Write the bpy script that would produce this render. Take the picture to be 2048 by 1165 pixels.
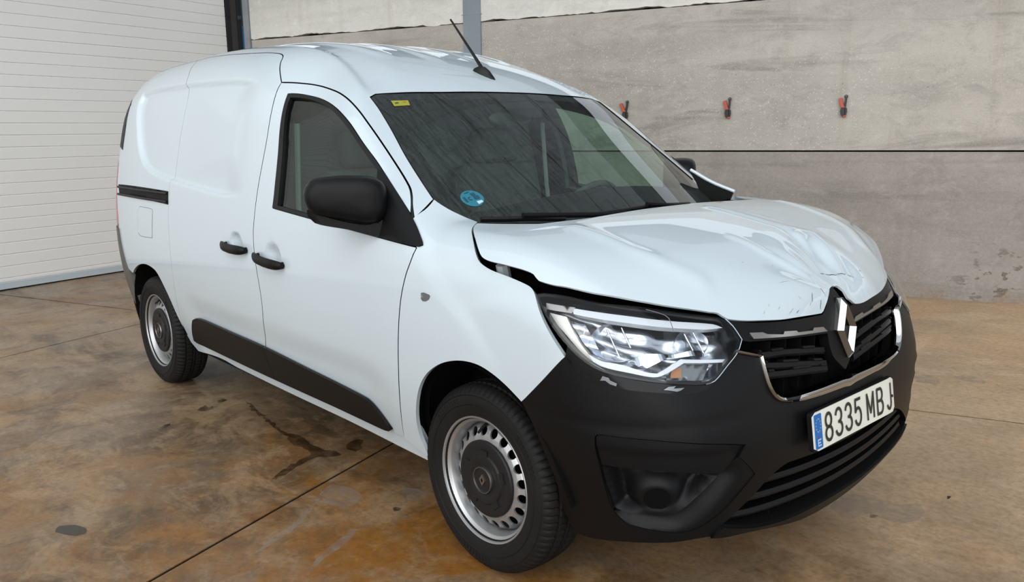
import bpy, bmesh, math, random
import numpy as np
from mathutils import Vector, Matrix
from mathutils.geometry import delaunay_2d_cdt
random.seed(7); rng=np.random.default_rng(7)
for o in list(bpy.data.objects): bpy.data.objects.remove(o)
SC=bpy.context.scene; COL=SC.collection
# ------------------------------------------------------------ camera
CAM=Vector((1.8773,-2.3694,1.3795))
cd=bpy.data.cameras.new('camera'); co=bpy.data.objects.new('camera',cd); COL.objects.link(co)
_f=Vector((-0.72847329,0.65822786,-0.18990196)); _r=Vector((0.6720749,0.74038888,-0.01181678)); _u=Vector((-0.13282317,0.13623655,0.98173194))
co.matrix_world=Matrix(((_r.x,_u.x,-_f.x,CAM.x),(_r.y,_u.y,-_f.y,CAM.y),(_r.z,_u.z,-_f.z,CAM.z),(0,0,0,1)))
cd.sensor_fit='HORIZONTAL'; cd.sensor_width=36; cd.lens=1654.53/2048*36; cd.clip_start=.05; cd.clip_end=200
SC.camera=co
# ------------------------------------------------------------ light and exposure
world=bpy.data.worlds.new('overcast_sky'); SC.world=world; world.use_nodes=True
wn=world.node_tree; wb=wn.nodes['Background']
wb.inputs[0].default_value=(.86,.93,1,1); wb.inputs[1].default_value=1.22
sd_=bpy.data.lights.new('open_side_sky_fill','SUN'); sd_.energy=2.9; sd_.angle=math.radians(85); sd_.color=(1,.985,.96)  # wide lamp added to stand in for bright sky on the open side
so=bpy.data.objects.new('open_side_sky_fill',sd_); COL.objects.link(so); so.rotation_euler=Vector((.50,-.80,.19)).to_track_quat('Z','Y').to_euler()
SC.view_settings.view_transform='Standard'; SC.view_settings.look='None'
SC.view_settings.exposure=0.0; SC.view_settings.gamma=1; SC.view_settings.use_curve_mapping=False
# ------------------------------------------------------------ helpers
def tag(o,label=None,cat=None,group=None,kind=None):
    if label: o['label']=label
    if cat: o['category']=cat
    if group: o['group']=group
    if kind: o['kind']=kind
    return o
def empty(name,loc=(0,0,0),parent=None):
    o=bpy.data.objects.new(name,None); COL.objects.link(o); o.location=loc
    o.empty_display_size=.1
    if parent: o.parent=parent
    return o
def link(name,me,mat,parent=None,smooth=True):
    if mat is not None and not me.materials: me.materials.append(mat)
    o=bpy.data.objects.new(name,me); COL.objects.link(o)
    if parent: o.parent=parent
    if smooth: me.polygons.foreach_set('use_smooth',[True]*len(me.polygons))
    return o
def mesh(name,V,F,mat,parent=None,smooth=True):
    me=bpy.data.meshes.new(name); me.from_pydata([tuple(map(float,v)) for v in V],[],[tuple(map(int,f)) for f in F]); me.update()
    return link(name,me,mat,parent,smooth)
def from_bm(name,bm,mat,parent=None,smooth=True):
    me=bpy.data.meshes.new(name); bm.to_mesh(me); bm.free(); return link(name,me,mat,parent,smooth)
def sharp(o,deg=35):
    me=o.data; me.set_sharp_from_angle(angle=math.radians(deg)); return o
class MB:
    """collects simple shapes into one mesh"""
    def __init__(s): s.V=[];s.F=[]
    def add(s,V,F):
        n=len(s.V); s.V+= [tuple(map(float,v)) for v in V]; s.F+=[tuple(int(i)+n for i in f) for f in F]; return s
    def hexa(s,P):   # 8 corners, bottom ring then top ring
        return s.add(P,[(3,2,1,0),(4,5,6,7),(0,1,5,4),(1,2,6,5),(2,3,7,6),(3,0,4,7)])
    def box(s,c,d,ax=None):
        c=np.array(c,float); a=np.eye(3) if ax is None else np.array(ax,float)
        P=[]
        for z in (-1,1):
            for x,y in ((-1,-1),(1,-1),(1,1),(-1,1)): P.append(c+a[0]*x*d[0]/2+a[1]*y*d[1]/2+a[2]*z*d[2]/2)
        return s.hexa(P)
    def tube(s,pts,r,n=8,cap=True):
        P=np.array(pts,float); m=len(P); r=np.broadcast_to(np.array(r,float),(m,))
        T=np.gradient(P,axis=0); T/=np.linalg.norm(T,axis=1)[:,None]+1e-12
        ref=np.array([0,0,1.]) if abs(T[0][2])<.9 else np.array([1.,0,0])
        V=[]
        for i in range(m):
            a=np.cross(T[i],ref); a/=np.linalg.norm(a)+1e-12; b=np.cross(T[i],a); ref=np.cross(a,T[i])
            for k in range(n):
                t=2*math.pi*k/n; V.append(P[i]+r[i]*(a*math.cos(t)+b*math.sin(t)))
        F=[]
        for i in range(m-1):
            for k in range(n):
                q=(k+1)%n; F.append((i*n+k,i*n+q,(i+1)*n+q,(i+1)*n+k))
        if cap: F+=[tuple(range(n)),tuple((m-1)*n+k for k in range(n))[::-1]]
        return s.add(V,F)
    def lathe(s,prof,n=48,c=(0,0,0),axis='y',closed=False):
        V=[];m=len(prof)
        for k in range(n):
            t=2*math.pi*k/n
            for (r,h) in prof:
                if axis=='y': V.append((c[0]+r*math.cos(t),c[1]+h,c[2]+r*math.sin(t)))
                else: V.append((c[0]+r*math.cos(t),c[1]+r*math.sin(t),c[2]+h))
        F=[]
        for k in range(n):
            q=(k+1)%n
            for i in range(m-1 if not closed else m):
                j=(i+1)%m; F.append((k*m+i,q*m+i,q*m+j,k*m+j))
        return s.add(V,F)
    def build(s,name,mat,parent=None,smooth=False):
        o=mesh(name,s.V,s.F,mat,parent,smooth)
        bm=bmesh.new(); bm.from_mesh(o.data); bmesh.ops.recalc_face_normals(bm,faces=bm.faces); bm.to_mesh(o.data); bm.free()
        if smooth: sharp(o)
        return o
# ------------------------------------------------------------ materials
def newmat(name):
    m=bpy.data.materials.new(name); m.use_nodes=True; nt=m.node_tree
    return m,nt,nt.nodes['Principled BSDF']
def N(nt,t,**kw):
    n=nt.nodes.new(t)
    for k,v in kw.items():
        if k.startswith('i_'): n.inputs[int(k[2:]) if k[2:].isdigit() else k[2:].replace('_',' ')].default_value=v
        else: setattr(n,k,v)
    return n
def L(nt,a,b): nt.links.new(a,b)
def simple(name,col,rough=.5,metal=0,coat=0,spec=.5,bump=0,bscale=300,var=0):
    m,nt,b=newmat(name)
    b.inputs['Base Color'].default_value=(*col,1); b.inputs['Roughness'].default_value=rough; b.inputs['Metallic'].default_value=metal
    b.inputs['Coat Weight'].default_value=coat; b.inputs['Coat Roughness'].default_value=.03
    b.inputs['Specular IOR Level'].default_value=spec
    if bump or var:
        tc=N(nt,'ShaderNodeTexCoord'); no=N(nt,'ShaderNodeTexNoise'); no.inputs['Scale'].default_value=bscale; no.inputs['Detail'].default_value=3
        L(nt,tc.outputs['Object'],no.inputs['Vector'])
        if bump:
            bp=N(nt,'ShaderNodeBump'); bp.inputs['Strength'].default_value=bump; bp.inputs['Distance'].default_value=.001
            L(nt,no.outputs['Fac'],bp.inputs['Height']); L(nt,bp.outputs['Normal'],b.inputs['Normal'])
        if var:
            n2=N(nt,'ShaderNodeTexNoise'); n2.inputs['Scale'].default_value=6; n2.inputs['Detail'].default_value=5; L(nt,tc.outputs['Object'],n2.inputs['Vector'])
            mx=N(nt,'ShaderNodeMix',data_type='RGBA'); mx.inputs[6].default_value=(*[c*(1-var) for c in col],1); mx.inputs[7].default_value=(*[min(1,c*(1+var)) for c in col],1)
            L(nt,n2.outputs['Fac'],mx.inputs[0]); L(nt,mx.outputs[2],b.inputs['Base Color'])
    return m
M={}
M['paint']=simple('white_paint',(.535,.61,.655),.45,coat=1.0)
M['paint_in']=simple('inner_white_paint',(.45,.48,.50),.5)
M['plastic']=simple('black_grained_plastic',(.0055,.0055,.006),.38,spec=.16,bump=.25,bscale=900,var=.12)
M['plastic_dk']=simple('dark_plastic',(.005,.005,.0055),.6,spec=.15)
M['gloss_black']=simple('gloss_black',(.005,.005,.006),.12,spec=.22)
M['rubber']=simple('tyre_rubber',(.011,.0105,.010),.60,bump=.3,bscale=120,var=.45,spec=.16)
M['seal']=simple('rubber_seal',(.006,.006,.006),.45,spec=.25)
M['chrome']=simple('chrome',(.50,.50,.49),.06,1)
M['badge']=simple('badge_chrome',(.34,.34,.335),.10,1)
M['satin']=simple('satin_chrome',(.42,.40,.375),.28,1)
M['steel']=simple('wheel_silver',(.42,.425,.43),.36,.75,var=.10)
M['hub']=simple('hub_black',(.012,.012,.0125),.45,var=.2,spec=.25)
M['void']=simple('gap_shade_black',(.003,.003,.003),.8,spec=.08)  # near-black that paints in the shade of gaps, bay and openings
M['liner']=simple('wheel_arch_liner',(.004,.004,.004),.9,spec=.1)
M['red_lamp']=simple('red_lamp',(.42,.13,.12),.15)
M['amber']=simple('amber_lamp',(.38,.17,.07),.2)
M['white_plate']=simple('plate_white',(.74,.74,.66),.35,bump=.1,bscale=60,var=.14)
M['plate_blue']=simple('plate_blue',(.0,.13,.48),.35)
M['ink']=simple('plate_ink',(.012,.012,.014),.4)
M['yellow']=simple('sticker_yellow',(.30,.30,.025),.5)
M['teal']=simple('sticker_teal',(.018,.165,.225),.45)
M['teal_dk']=simple('sticker_dark_print',(.01,.06,.10),.5)
M['sticker_white']=simple('sticker_white',(.45,.60,.66),.5)
M['cabin']=simple('cabin_grey',(.06,.066,.066),.8)
M['cabin_lt']=simple('cabin_light',(.42,.45,.44),.8)
M['bulkhead']=simple('bulkhead_grey',(.15,.165,.165),.8)
M['seat']=simple('seat_cloth',(.085,.09,.092),.9,bump=.3,bscale=500)
M['reflector']=simple('lamp_reflector',(.56,.61,.67),.10,1)
M['lampwhite']=simple('lamp_guide_white',(.62,.66,.70),.18,.0,coat=.4)
M['lampcream']=simple('lamp_cream',(.60,.59,.54),.25,.3)
M['lamp_grey']=simple('lamp_grey',(.20,.21,.22),.22,.6)
M['bowl']=simple('bowl_silver',(.70,.75,.82),.26,.85)
M['lamp_back']=simple('lamp_back_silver',(.42,.45,.50),.24,.9)
def glass(name,tint,rough=.0,haze=0.0,f0=.05):
    m=bpy.data.materials.new(name); m.use_nodes=True; nt=m.node_tree
    nt.nodes.remove(nt.nodes['Principled BSDF']); out=nt.nodes['Material Output']
    tr=N(nt,'ShaderNodeBsdfTransparent'); tr.inputs[0].default_value=(*tint,1)
    gl=N(nt,'ShaderNodeBsdfGlossy'); gl.inputs['Roughness'].default_value=rough; gl.inputs[0].default_value=(1,1,1,1)
    ge=N(nt,'ShaderNodeNewGeometry'); dt=N(nt,'ShaderNodeVectorMath',operation='DOT_PRODUCT'); L(nt,ge.outputs['Normal'],dt.inputs[0]); L(nt,ge.outputs['Incoming'],dt.inputs[1])
    ab=N(nt,'ShaderNodeMath',operation='ABSOLUTE'); L(nt,dt.outputs['Value'],ab.inputs[0]); om=N(nt,'ShaderNodeMath',operation='SUBTRACT'); om.inputs[0].default_value=1; L(nt,ab.outputs[0],om.inputs[1])
    pw=N(nt,'ShaderNodeMath',operation='POWER'); pw.inputs[1].default_value=5; L(nt,om.outputs[0],pw.inputs[0])
    fr=N(nt,'ShaderNodeMath',operation='MULTIPLY_ADD'); fr.inputs[1].default_value=.90; fr.inputs[2].default_value=f0; L(nt,pw.outputs[0],fr.inputs[0])
    mx=N(nt,'ShaderNodeMixShader'); L(nt,fr.outputs[0],mx.inputs[0]); L(nt,tr.outputs[0],mx.inputs[1]); L(nt,gl.outputs[0],mx.inputs[2])
    last=mx
    if haze:
        df=N(nt,'ShaderNodeBsdfDiffuse'); df.inputs[0].default_value=(.55,.58,.60,1)
        tc=N(nt,'ShaderNodeTexCoord'); mp=N(nt,'ShaderNodeMapping'); mp.inputs['Rotation'].default_value=(0,0,math.radians(40)); mp.inputs['Scale'].default_value=(4,40,4)
        no=N(nt,'ShaderNodeTexNoise'); no.inputs['Scale'].default_value=2.2; no.inputs['Detail'].default_value=6
        n2=N(nt,'ShaderNodeTexNoise'); n2.inputs['Scale'].default_value=220; n2.inputs['Detail'].default_value=2
        L(nt,tc.outputs['Object'],mp.inputs[0]); L(nt,mp.outputs[0],no.inputs[0]); L(nt,tc.outputs['Object'],n2.inputs[0])
        ad=N(nt,'ShaderNodeMath',operation='MULTIPLY'); L(nt,no.outputs['Fac'],ad.inputs[0]); L(nt,n2.outputs['Fac'],ad.inputs[1])
        rm=N(nt,'ShaderNodeMapRange'); rm.inputs[1].default_value=.12; rm.inputs[2].default_value=.42; rm.inputs[3].default_value=0; rm.inputs[4].default_value=haze*2.6
        L(nt,ad.outputs[0],rm.inputs[0])
        m2=N(nt,'ShaderNodeMixShader'); L(nt,rm.outputs[0],m2.inputs[0]); L(nt,mx.outputs[0],m2.inputs[1]); L(nt,df.outputs[0],m2.inputs[2]); last=m2
    L(nt,last.outputs[0],out.inputs['Surface'])
    return m
M['windscreen']=glass('windscreen_glass',(.68,.82,.755),haze=.024,f0=.036)
M['glass']=glass('tinted_door_glass',(.48,.66,.56))
M['lens']=glass('headlamp_lens',(.97,.98,.99),f0=.022)
# ------------------------------------------------------------ outlines of the panels and marks, in metres
B={
 'door':[[-0.2321,-0.8649,1.022],[-0.2741,-0.8506,1.0597],[-0.3096,-0.8265,1.103],[-0.3478,-0.7948,1.1469],[-0.3794,-0.7727,1.1766],[-0.4104,-0.7583,1.2025],[-0.4963,-0.7439,1.2661],[-0.6177,-0.7303,1.3548],[-0.7378,-0.7194,1.4397],[-0.8106,-0.7098,1.4807],[-0.8869,-0.6966,1.5113],[-0.9629,-0.6836,1.533],[-1.0458,-0.6755,1.5508],[-1.112,-0.6744,1.5634],[-1.1687,-0.6798,1.572],[-1.2185,-0.69,1.5777],[-1.2702,-0.7007,1.5826],[-1.3492,-0.7164,1.5869],[-1.3482,-0.7341,1.5628],[-1.3243,-0.7813,1.4698],[-1.314,-0.8105,1.3762],[-1.3252,-0.8347,1.2667],[-1.3416,-0.8538,1.1659],[-1.3604,-0.8723,1.0329],[-1.366,-0.8768,0.9811],[-1.3612,-0.8812,0.909],[-1.3463,-0.8834,0.827],[-1.3319,-0.8824,0.7549],[-1.33,-0.8779,0.6781],[-1.3522,-0.8682,0.5892],[-1.4037,-0.8495,0.4891],[-1.453,-0.8308,0.4201],[-1.5593,-0.7885,0.297],[-1.0477,-0.7901,0.2938],[-0.6666,-0.7949,0.2996],[-0.4258,-0.808,0.3263],[-0.3733,-0.8536,0.4712],[-0.3416,-0.8762,0.5886],[-0.324,-0.8862,0.6796],[-0.3129,-0.89,0.7413],[-0.2987,-0.8914,0.8185],[-0.2845,-0.8899,0.8777],[-0.2638,-0.8863,0.9365],[-0.2425,-0.8802,0.9829]],
 'windowseal':[[-1.2632,-0.7339,1.5379],[-1.174,-0.7174,1.5308],[-1.0493,-0.713,1.5106],[-0.9186,-0.7308,1.4774],[-0.7651,-0.7611,1.4155],[-0.651,-0.7792,1.3435],[-0.5315,-0.7913,1.2653],[-0.3205,-0.8191,1.1154],[-0.221,-0.8471,1.0417],[-0.2122,-0.854,1.0306],[-0.2245,-0.8606,1.0262],[-0.2664,-0.8676,1.0285],[-0.4398,-0.8688,1.04],[-0.9345,-0.8624,1.0714],[-1.2026,-0.8629,1.091],[-1.1996,-0.8537,1.1421],[-1.2128,-0.8154,1.322],[-1.2571,-0.7501,1.5105]],
 'glassdoor':[[-1.2348,-0.7391,1.5207],[-1.1603,-0.7253,1.5163],[-1.0535,-0.7222,1.4993],[-0.9276,-0.7381,1.4675],[-0.7723,-0.7688,1.4051],[-0.6578,-0.7877,1.335],[-0.5412,-0.8013,1.2604],[-0.521,-0.8032,1.2476],[-0.4894,-0.8306,1.1915],[-0.4798,-0.8525,1.1183],[-0.4947,-0.866,1.0519],[-0.9577,-0.8596,1.0866],[-1.1626,-0.8601,1.1021],[-1.1625,-0.8501,1.1535],[-1.1809,-0.813,1.3221],[-1.2319,-0.7519,1.4989]],
 'sail':[[-0.5288,-0.7997,1.2556],[-0.5049,-0.7938,1.2476],[-0.3205,-0.8191,1.1154],[-0.221,-0.8471,1.0417],[-0.2123,-0.8529,1.0321],[-0.2245,-0.8606,1.0262],[-0.2664,-0.8676,1.0285],[-0.4398,-0.8688,1.04],[-0.5025,-0.8672,1.0455],[-0.4887,-0.8526,1.1177],[-0.4942,-0.8315,1.1913]],
 'slider':[[-1.3492,-0.7164,1.5869],[-1.4362,-0.6758,1.6499],[-1.472,-0.6525,1.6756],[-1.5081,-0.6219,1.7022],[-1.5367,-0.6076,1.7143],[-1.5871,-0.5978,1.7252],[-1.6884,-0.5943,1.7357],[-1.9334,-0.5885,1.7506],[-2.1949,-0.5707,1.7638],[-2.4339,-0.5516,1.7709],[-2.587,-0.5532,1.7663],[-2.5272,-0.5975,1.7426],[-2.4866,-0.6312,1.7186],[-2.4213,-0.6742,1.6785],[-2.381,-0.7044,1.6412],[-2.3259,-0.7438,1.5748],[-2.3097,-0.7608,1.5354],[-2.3088,-0.7834,1.4605],[-2.3229,-0.8055,1.3615],[-2.3269,-0.8207,1.2837],[-2.3374,-0.8331,1.2103],[-2.3511,-0.8422,1.1485],[-2.3561,-0.8531,1.0618],[-2.3647,-0.8614,0.9615],[-2.3637,-0.8658,0.8607],[-2.3692,-0.864,0.7321],[-2.3855,-0.8534,0.612],[-2.43,-0.8262,0.4694],[-2.4643,-0.7935,0.3639],[-2.4474,-0.769,0.2913],[-2.388,-0.7582,0.2538],[-2.0799,-0.7711,0.2715],[-1.5593,-0.7885,0.297],[-1.453,-0.8308,0.4201],[-1.4037,-0.8495,0.4891],[-1.3522,-0.8682,0.5892],[-1.33,-0.8779,0.6781],[-1.3319,-0.8824,0.7549],[-1.3463,-0.8834,0.827],[-1.3612,-0.8812,0.909],[-1.366,-0.8768,0.9811],[-1.3604,-0.8723,1.0329],[-1.3416,-0.8538,1.1659],[-1.3252,-0.8347,1.2667],[-1.314,-0.8105,1.3762],[-1.3243,-0.7813,1.4698],[-1.3482,-0.7341,1.5628]],
 'sliderear':[[-2.587,-0.5532,1.7663],[-2.5272,-0.5975,1.7426],[-2.4866,-0.6312,1.7186],[-2.4213,-0.6742,1.6785],[-2.381,-0.7044,1.6412],[-2.3259,-0.7438,1.5748],[-2.3097,-0.7608,1.5354],[-2.3088,-0.7834,1.4605],[-2.3229,-0.8055,1.3615],[-2.3269,-0.8207,1.2837],[-2.3374,-0.8331,1.2103],[-2.3511,-0.8422,1.1485],[-2.3561,-0.8531,1.0618],[-2.3647,-0.8614,0.9615],[-2.3637,-0.8658,0.8607],[-2.3692,-0.864,0.7321],[-2.3855,-0.8534,0.612],[-2.43,-0.8262,0.4694],[-2.4643,-0.7935,0.3639],[-2.4474,-0.769,0.2913],[-2.388,-0.7582,0.2538]],
 'slidetop':[[-1.3492,-0.7164,1.5869],[-1.4362,-0.6758,1.6499],[-1.472,-0.6525,1.6756],[-1.5081,-0.6219,1.7022],[-1.5367,-0.6076,1.7143],[-1.5871,-0.5978,1.7252],[-1.6884,-0.5943,1.7357],[-1.9334,-0.5885,1.7506],[-2.1949,-0.5707,1.7638],[-2.4339,-0.5516,1.7709],[-2.587,-0.5532,1.7663]],
 'doorgap':[[-0.2321,-0.8649,1.022],[-0.2741,-0.8506,1.0597],[-0.3096,-0.8265,1.103],[-0.3478,-0.7948,1.1469],[-0.3794,-0.7727,1.1766],[-0.4104,-0.7583,1.2025],[-0.4963,-0.7439,1.2661],[-0.6177,-0.7303,1.3548],[-0.7378,-0.7194,1.4397],[-0.8106,-0.7098,1.4807],[-0.8869,-0.6966,1.5113],[-0.9629,-0.6836,1.533],[-1.0458,-0.6755,1.5508],[-1.112,-0.6744,1.5634],[-1.1687,-0.6798,1.572],[-1.2185,-0.69,1.5777],[-1.2702,-0.7007,1.5826],[-1.3492,-0.7164,1.5869]],
 'seam':[[-0.3001,-0.8215,1.1007],[-0.3133,-0.772,1.1311],[-0.331,-0.717,1.1608]],
 'archF':[[-0.2927,-0.7933,0.2816],[-0.3081,-0.8182,0.3544],[-0.2926,-0.8454,0.44],[-0.2459,-0.8687,0.5433],[-0.2015,-0.8776,0.604],[-0.1499,-0.882,0.6473],[-0.0813,-0.8842,0.6834],[0.0013,-0.8841,0.7058],[0.0742,-0.8798,0.7075],[0.1314,-0.8735,0.6915],[0.1865,-0.8672,0.665],[0.2422,-0.861,0.6303]],
 'archR':[[-2.388,-0.7582,0.2538],[-2.4049,-0.7676,0.2839],[-2.4553,-0.7863,0.3423],[-2.4769,-0.8084,0.4106],[-2.5097,-0.836,0.5235],[-2.5622,-0.8467,0.5986],[-2.6343,-0.8511,0.6592],[-2.7187,-0.8498,0.6793],[-2.8227,-0.8459,0.6824],[-2.9385,-0.839,0.6659],[-3.0608,-0.828,0.6263],[-3.1256,-0.8194,0.5937]],
 'doorfront':[[-0.2321,-0.8649,1.022],[-0.2425,-0.8802,0.9829],[-0.2638,-0.8863,0.9365],[-0.2845,-0.8899,0.8777],[-0.2987,-0.8914,0.8185],[-0.3129,-0.89,0.7413],[-0.324,-0.8862,0.6796],[-0.3416,-0.8762,0.5886],[-0.3733,-0.8536,0.4712],[-0.4258,-0.808,0.3263]],
 'wsnear':[[-0.331,-0.717,1.1608],[-0.4216,-0.7055,1.2262],[-0.522,-0.6892,1.2995],[-0.6361,-0.6638,1.3854],[-0.74,-0.6445,1.4615],[-0.8136,-0.6354,1.5107]],
 'wsbot':[[-0.331,-0.717,1.1608],[-0.3162,-0.712,1.1522],[-0.2915,-0.7024,1.1381],[-0.2658,-0.6918,1.1249],[-0.2322,-0.6813,1.1122],[-0.1923,-0.6785,1.1027],[-0.1418,-0.6872,1.0973]],
 'fendertop':[[-0.0922,-0.7512,1.0829],[-0.0472,-0.7859,1.0651],[-0.0167,-0.8067,1.0494],[0.0276,-0.8334,1.02],[0.0524,-0.8416,1.0058],[0.1015,-0.8449,0.9912],[0.173,-0.8409,0.9795],[0.2405,-0.8363,0.966],[0.2632,-0.8371,0.9576],[0.2838,-0.8436,0.9405]],
 'headrear':[[0.2868,-0.8428,0.9408],[0.3181,-0.8571,0.8965],[0.3545,-0.861,0.853],[0.3878,-0.8585,0.8156],[0.4076,-0.8551,0.7934]],
 'bumperseam':[[0.4076,-0.8551,0.7934],[0.3432,-0.8633,0.7258],[0.2574,-0.8616,0.6432],[0.2422,-0.861,0.6303]],
 'emboss':[[-1.5427,-0.7314,1.5985],[-1.7115,-0.7264,1.6146],[-1.9936,-0.7223,1.6235],[-2.3615,-0.713,1.629],[-2.8692,-0.6948,1.6261],[-3.0455,-0.6938,1.6092],[-3.0638,-0.7163,1.5657],[-2.9717,-0.7701,1.4162],[-2.8934,-0.7968,1.3082],[-2.8148,-0.8119,1.2453],[-2.7204,-0.8222,1.2063],[-2.5079,-0.8348,1.1704],[-2.0732,-0.85,1.1388],[-1.7626,-0.8584,1.1199],[-1.5681,-0.861,1.1206]],
 'clad':[[-2.2302,-0.8292,0.4621],[-2.1907,-0.8335,0.4756],[-2.1077,-0.8382,0.4872],[-1.7568,-0.8442,0.4845],[-1.4167,-0.8472,0.4796],[-1.0145,-0.843,0.4578],[-0.7195,-0.8407,0.4421],[-0.6373,-0.8407,0.4371],[-0.6016,-0.8402,0.4331],[-0.5727,-0.837,0.4205],[-0.5294,-0.8261,0.3836],[-0.4938,-0.8116,0.3395],[-0.5134,-0.8075,0.3284],[-0.5662,-0.8047,0.323],[-1.0272,-0.7998,0.3223],[-1.5332,-0.7969,0.3208],[-2.206,-0.7843,0.3188],[-2.3259,-0.7804,0.3158],[-2.3641,-0.7818,0.3225],[-2.3355,-0.7973,0.3653],[-2.2908,-0.8139,0.413]],
 'rail':[[-3.273,-0.8075,1.1012],[-2.366,-0.8519,1.1036],[-2.3617,-0.8594,1.0376],[-3.2431,-0.8164,1.0479]],
 'fuel':[[-2.8193,-0.8436,1.0009],[-2.6237,-0.8511,1.0005],[-2.6033,-0.8522,0.9952],[-2.6306,-0.8583,0.8461],[-2.8357,-0.8505,0.8395],[-2.875,-0.8485,0.854],[-2.8604,-0.8435,0.9788]],
 'repeater':[[-0.1921,-0.8886,0.8933],[-0.1754,-0.8882,0.8979],[-0.1322,-0.8879,0.8935],[-0.1246,-0.8881,0.8868],[-0.1345,-0.8889,0.8715],[-0.1547,-0.8895,0.8608],[-0.1804,-0.8899,0.8586],[-0.192,-0.8897,0.8665]],
 'handle1':[[-1.6585,-0.8776,0.9241],[-1.6256,-0.8777,0.9314],[-1.5477,-0.8793,0.9189],[-1.4466,-0.88,0.925],[-1.4129,-0.8805,0.9187],[-1.4199,-0.8816,0.8906],[-1.4501,-0.8817,0.8812],[-1.551,-0.8807,0.8817],[-1.6292,-0.8795,0.8893],[-1.6606,-0.8787,0.8996]],
 'handle2':[[-1.343,-0.8817,0.9004],[-1.3147,-0.8813,0.9094],[-1.2387,-0.882,0.8986],[-1.1307,-0.8818,0.9017],[-1.0851,-0.882,0.8966],[-1.0864,-0.8831,0.8709],[-1.112,-0.8834,0.862],[-1.1976,-0.8834,0.8604],[-1.2864,-0.8831,0.8629],[-1.3404,-0.8826,0.8757]],
 'cup1':[[-1.6045,-0.8781,0.9289],[-1.5824,-0.8774,0.9461],[-1.5457,-0.8774,0.9535],[-1.5049,-0.8779,0.9527],[-1.4757,-0.8793,0.934],[-1.4766,-0.88,0.919],[-1.5902,-0.8792,0.9084]],
 'cup2':[[-1.2561,-0.8817,0.905],[-1.2376,-0.8807,0.923],[-1.2024,-0.8801,0.9324],[-1.168,-0.8801,0.9317],[-1.1428,-0.8809,0.9183],[-1.1391,-0.8818,0.9028],[-1.248,-0.8823,0.8915]],
 'hoodleft':[[-0.1093,-0.7164,1.0973],[-0.0929,-0.7424,1.0929],[-0.0578,-0.7766,1.0863],[0.0045,-0.8208,1.069],[0.0681,-0.8569,1.0346],[0.1032,-0.8636,1.021],[0.1891,-0.8597,1.0143],[0.2598,-0.8539,1.0064],[0.2859,-0.8526,0.9997],[0.3094,-0.8554,0.9852],[0.368,-0.8369,0.9768],[0.4601,-0.7779,0.9596],[0.5473,-0.6606,0.9289],[0.6257,-0.5252,0.897],[0.6369,-0.5031,0.8925],[0.6554,-0.4851,0.8767],[0.6884,-0.4056,0.8642],[0.7209,-0.2863,0.855],[0.7381,-0.122,0.8482],[0.7302,-0.0857,0.8707],[0.7168,-0.0511,0.894],[0.7059,-0.0125,0.9078],[0.7064,0.021,0.9072]],
 'hoodright':[[0.7095,0.0343,0.9035],[0.7197,0.0401,0.8901],[0.7327,0.0456,0.8671],[0.74,0.0755,0.8465],[0.7367,0.1677,0.8459],[0.7206,0.294,0.8531],[0.6908,0.4003,0.863]],
 'hoodrear':[[-0.1093,-0.7164,1.0973],[0.0629,-0.629,1.1006],[0.0862,-0.5912,1.1029],[0.1208,-0.4442,1.1091],[0.1137,-0.163,1.117]],
 'lens':[[0.2911,-0.8469,0.9419],[0.3137,-0.8387,0.946],[0.3919,-0.8065,0.9414],[0.4714,-0.7506,0.9279],[0.5339,-0.6766,0.9132],[0.591,-0.5943,0.8956],[0.6358,-0.5193,0.8811],[0.6525,-0.4924,0.8733],[0.6701,-0.4824,0.8552],[0.6943,-0.4745,0.8214],[0.7005,-0.5013,0.794],[0.6997,-0.5494,0.7637],[0.6958,-0.5985,0.733],[0.6874,-0.6238,0.7284],[0.6585,-0.6788,0.7336],[0.6008,-0.7551,0.746],[0.5284,-0.8133,0.7621],[0.4875,-0.8336,0.777],[0.4521,-0.8461,0.7978],[0.4155,-0.855,0.8255],[0.3671,-0.8601,0.8673],[0.3218,-0.8562,0.9106]],
 'skirt':[[0.4121,-0.8515,0.8242],[0.4488,-0.8427,0.7965],[0.4844,-0.8301,0.7757],[0.5255,-0.8099,0.7607],[0.5981,-0.7517,0.7446],[0.6559,-0.6753,0.7323],[0.6849,-0.6201,0.7271],[0.6933,-0.5947,0.7316],[0.6932,-0.5988,0.7279],[0.687,-0.6268,0.7138],[0.6696,-0.666,0.7092],[0.6234,-0.7328,0.7168],[0.5547,-0.7962,0.7254],[0.4829,-0.8332,0.7368],[0.44,-0.8474,0.7603],[0.4082,-0.8549,0.7929]],
 'bumpertop':[[0.4082,-0.8549,0.7929],[0.44,-0.8474,0.7603],[0.4829,-0.8332,0.7368],[0.5547,-0.7962,0.7254],[0.6234,-0.7328,0.7168],[0.6696,-0.666,0.7092],[0.687,-0.6268,0.7138],[0.6937,-0.5952,0.7299],[0.6982,-0.5424,0.7619],[0.6987,-0.4982,0.7903],[0.7045,-0.4831,0.7871],[0.7246,-0.4288,0.7694],[0.7359,-0.4267,0.7321],[0.7466,-0.4158,0.6913],[0.7553,-0.3975,0.6623],[0.7615,-0.3737,0.6469],[0.7682,-0.3276,0.6385],[0.7771,-0.2316,0.6346],[0.7846,-0.0683,0.6338]],
 'surround':[[0.6484,-0.4862,0.8743],[0.6565,-0.4744,0.8696],[0.6876,-0.4037,0.8575],[0.7195,-0.2833,0.8485],[0.7359,-0.1171,0.8419],[0.7292,-0.0829,0.8626],[0.7149,-0.0468,0.8886],[0.7046,-0.0093,0.9018],[0.7046,0.0253,0.9018]],
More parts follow.
